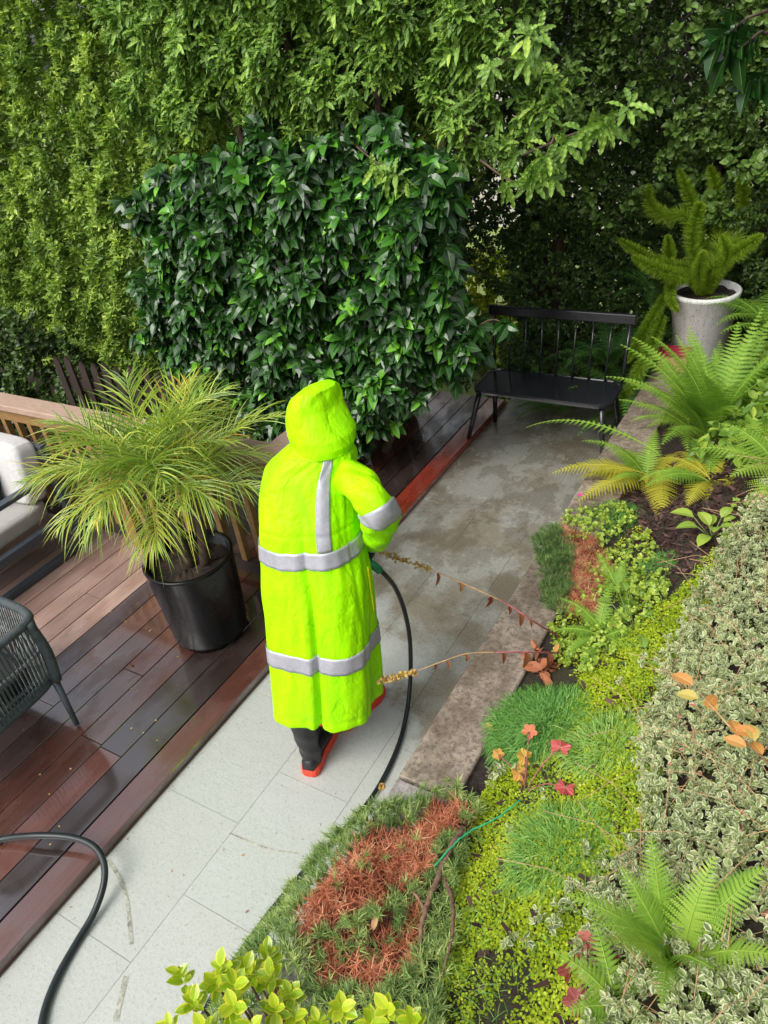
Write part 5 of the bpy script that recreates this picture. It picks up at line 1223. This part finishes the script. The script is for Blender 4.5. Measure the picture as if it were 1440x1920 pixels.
# ================================================================== SMALL THINGS
def stalk(pts_px, lab, leaf_ts, seedr, stem='dry_stem'):
    pts = spline([bedhit(*pts_px[0][:2])]+[atz(u, v, z) for u, v, z in pts_px[1:]], 10); o = empty('dried_flower_stalk', pts[0], lab, 'flower stalk', 'dried flower stalks leaning over the path')
    n = len(pts); mb = MB(); k = n//3; mb.tube(pts[:k+1], np.linspace(.0045, .003, k+1), 7); mb.build('lower_stem', MT['pink_stem'], o, smooth=True)
    mb = MB(); mb.tube(pts[k:], np.linspace(.003, .0012, n-k), 6); mb.build('upper_stem', MT['dry_stem'], o, smooth=True)
    for t in leaf_ts:
        p = pts[int(t*(n-1))]; leaves('dry_leaf', LM['dry'], T_CAM, [p, p], [np.array([random.uniform(-.3, .3), -.1, -1.]), np.array([random.uniform(-.5, .5), .2, -.9])], [np.array([1., -.4, .2]), np.array([.4, -1, .2])], [.035+.06*random.random()**1.5, .02+.03*random.random()], tint=random.random()*.8, parent=o, droop=random.uniform(-.3, .5), wscale=random.uniform(.5, 1.0))
    m_ = 130; u = seedr[0]+(seedr[1]-seedr[0])*rng.random(m_); P = pts[(u*(n-1)).astype(int)]+rng.normal(size=(m_, 3))*.005
    leaves('seed_head', LM['seed'], T_ROUND, P, rand_dir(m_), rand_dir(m_), .012+.004*rng.random(m_), tint=np.clip(.3+.3*rng.normal(size=m_)+.5*(rng.random(m_) < .1), 0, 1), parent=o)
stalk([(1050, 1195), (1000, 1165, .60), (950, 1132, .68), (900, 1108, .72), (830, 1077, .76), (800, 1065, .78), (750, 1048, .80), (700, 1032, .82)], 'upper dried flower stalk with pink stem leaning out over the path', (.16, .28, .38, .5, .6, .22), (.68, .99))
stalk([(1065, 1225), (1010, 1223, .55), (950, 1223, .6), (880, 1225, .62), (830, 1240, .62), (790, 1255, .6), (750, 1268, .58), (705, 1277, .55)], 'lower dried flower stalk crossing in front of the black hose', (.1, .2, .3, .45, .55, .62), (.76, .99))
# clump of curled dry leaves at their base
c = bedhit(1010, 1250, .03); o = empty('withered_rosette', c, 'curled orange brown dry leaves at the foot of the dried stalks', 'dry plant')
for i in range(30):
    leaves('dry_leaf', LM['dry'], T_CAM, [c+rng.normal(size=3)*np.array([.045, .035, .012])], rand_dir(1), rand_dir(1), [.04+.05*rng.random()], tint=float(np.clip(.45+.18*rng.normal(), 0, 1)), parent=o, droop=float(rng.uniform(-.3, .6)), wscale=float(rng.uniform(.6, 1.1)))
# sticks
def stick(px, lab, r, h=.07, mat='stick', name='stick', cat='stick'):
    pts = spline([bedhit(u, v, h+dz) for u, v, dz in px], 8); w = pts+rng.normal(size=pts.shape)*.0012
    V, F = tubeVF(w, np.interp(np.linspace(0, 1, len(w)), [0, .5, 1], r), 9); o = mesh_np(name, V, F, MT[mat], None, smooth=True, origin=pts[0]); tag(o, lab, cat); return o
s1 = stick([(868, 1552, .03), (838, 1605, .03), (812, 1670, .02), (795, 1715, .02), (785, 1790, .0)], 'forked brown stick lying on the dead needle patch', [.011, .010, .006])
V, F = tubeVF([bedhit(796, 1705, .09), bedhit(782, 1680, .11), bedhit(768, 1668, .115)], [.006, .005, .001], 7); o = mesh_np('side_twig', V, F, MT['stick'], None, smooth=True); o.parent = s1; o.location = tuple(-np.array(s1.location))
stick([(833, 1645, .02), (848, 1690, .02), (847, 1760, .015), (828, 1830, .0)], 'thinner reddish stick beside the forked stick', [.007, .006, .003])
stick([(815, 1625, .08), (845, 1590, .08), (880, 1560, .07), (930, 1535, .04), (975, 1500, .02)], 'green twine strung across the two sticks', [.0032, .0032, .0028], .03, 'twine', 'garden_twine', 'twine')
# loose debris washed against the wall foot and the deck edge
n = 420; x = np.where(rng.random(n) < .5, rng.uniform(-2.22, -1.2, n), np.where(rng.random(n) < .5, -2.225+np.abs(rng.normal(size=n))*.03, -1.5+rng.normal(size=n)*.2)); y = rng.uniform(.3, 4.4, n); x = np.clip(x, -2.22, -1.13)
o = leaves('path_litter', LM['dry'], T_CHIP, np.c_[x, y, np.full(n, .002)], np.c_[rng.normal(size=(n, 2)), .1*rng.random(n)], np.array([0, 0, 1.])+.3*rng.normal(size=(n, 3)), .003+.008*rng.random(n)**3, tint=rng.random(n)*.5); tag(o, 'tiny brown specks of debris on the path slabs', 'debris', kind='stuff')
# sparse thin blades mixed through the creeping cover
x, y = scatter(MOSS, 2600); kb = wob(x, y, 5, 9) > -.1; x, y = x[kb], y[kb]; n = len(x)
o = leaves('thin_grass', LM['grass'], T_BLADE, np.c_[x, y, bedz(x, y)+.01], np.c_[rng.normal(size=(n, 2))*.8, np.ones(n)], rand_dir(n), .05+.06*rng.random(n), tint=np.clip(.7+.2*rng.normal(size=n), 0, 1), droop=.6, wscale=1.0); tag(o, 'thin green blades growing through the yellow green cover', 'grass', kind='stuff')
# fallen leaves, petals
def litter(name, p, L, mat, tb, lab, d=None, T=T_OVAL, nz=(0, 0, 1), cat='leaf', group=None):
    d = d if d is not None else (cos(p[0]*40), sin(p[0]*40), .05)
    o = leaves(name, LM[mat], T, [p], [d], [nz], [L], tint=tb, origin=p, wscale=.8); tag(o, lab, cat, group)
litter('fallen_leaf', bedhit(700, 1745, .10), .045, 'dry', .9, 'pale tan pointed leaf on the dead needle patch', (-.3, 1, .5))
litter('fallen_leaf', atz(452, 1605, .004), .016, 'dry', .7, 'tiny brown leaf on the pale path slab left of the needle cover')
litter('fallen_leaf', atz(460, 1712, .004), .016, 'dry', .3, 'tiny reddish leaf on the path beside the green needles')
litter('fallen_leaf', atz(72, 1198, ZD+.004), .035, 'dry', .1, 'small dark red leaf on the dry deck boards behind the chair')
litter('fallen_leaf', atz(250, 1248, ZD+.006), .03, 'dry', .0, 'small maroon leaf on the wet deck in front of the black pot')
litter('fallen_leaf', atz(285, 1180, ZD+.006), .022, 'dry', .8, 'tiny curled tan leaf on the deck beside the black pot')
litter('fallen_leaf', bedhit(1290, 1000, .02), .07, 'dry', .25, 'long reddish dry leaf on the soil above the bare patch', (1, -.4, .05))
litter('fallen_leaf', bedhit(925, 1370, .03), .05, 'seed', .3, 'cream dry leaf at the tip of the wall beside the round tuft', (-1, .5, .1))
litter('fallen_leaf', bedhit(1040, 1225, .08), .05, 'orange', .3, 'pale orange leaf above the dried stalk roots', (0, 1, .5))
c = atz(1088, 928, .52); pk = empty('pink_flower', c-np.array([-.04, 0, .14]), 'single small pink flower over the wall coping', 'flower')
for i in range(5): leaves('petal', LM['petal'], T_ROUND, [c], [(cos(i*1.257), sin(i*1.257), .2)], [(0, 0, 1)], [.016], tint=.4, parent=pk)
V, F = tubeVF([np.array(pk.location), c-np.array([-.01, 0, .05]), c], .001, 5); mesh_np('stem', V, F, MT['green_stem'], pk)
c = atz(716, 1475, .50); cf = empty('seed_flower', bedhit(715, 1520, .02), 'pale round dried flower head arching over the wall end by the hose', 'flower')
leaves('flower_head', LM['seed'], T_ROUND, np.repeat([c], 50, 0), rand_dir(50), rand_dir(50), .014, tint=.75, parent=cf)
V, F = tubeVF(spline([np.array(cf.location), atz(702, 1500, .47), c], 5), .0012, 5); mesh_np('stem', V, F, MT['green_stem'], cf)
# damp trace on the near slabs where the hose had lain
for px_, w_ in (([(203, 1612), (225, 1648), (238, 1690), (243, 1735), (247, 1770)], .008), ([(236, 1830), (228, 1865), (216, 1915)], .010), ([(430, 1562), (500, 1590), (560, 1600)], .004)):
    c_ = spline([atz(u, v, .0015) for u, v in px_], 14); T = nrm(np.gradient(c_, axis=0)); nn = np.c_[-T[:, 1], T[:, 0], 0*T[:, 0]]; ww = w_*(.7+.5*rng.random(len(c_)))[:, None]
    V = np.vstack([c_+nn*ww, c_-nn*ww*.9]); k = len(c_); F = [[i, i+1, k+i+1, k+i] for i in range(k-1)]
    o = mesh_np('damp_trace', V, F, MT['damp']); tag(o, kind='structure')
# deck grit: white petals dropped on the boards
n = 46; x = rng.uniform(-4.0, -2.4, n); y = rng.uniform(.7, 2.3, n)
o = leaves('fallen_petals', LM['seed'], T_ROUND, np.c_[x, y, np.full(n, ZD+.003)], np.c_[rng.normal(size=(n, 2)), np.zeros(n)], np.array([0, 0, 1.]), .006+.005*rng.random(n), tint=.6); tag(o, 'scattered pale petals on the wet deck boards', 'petals', kind='stuff')
print('faces', sum(len(m.polygons) for m in bpy.data.meshes), 'objects', len(bpy.data.objects))
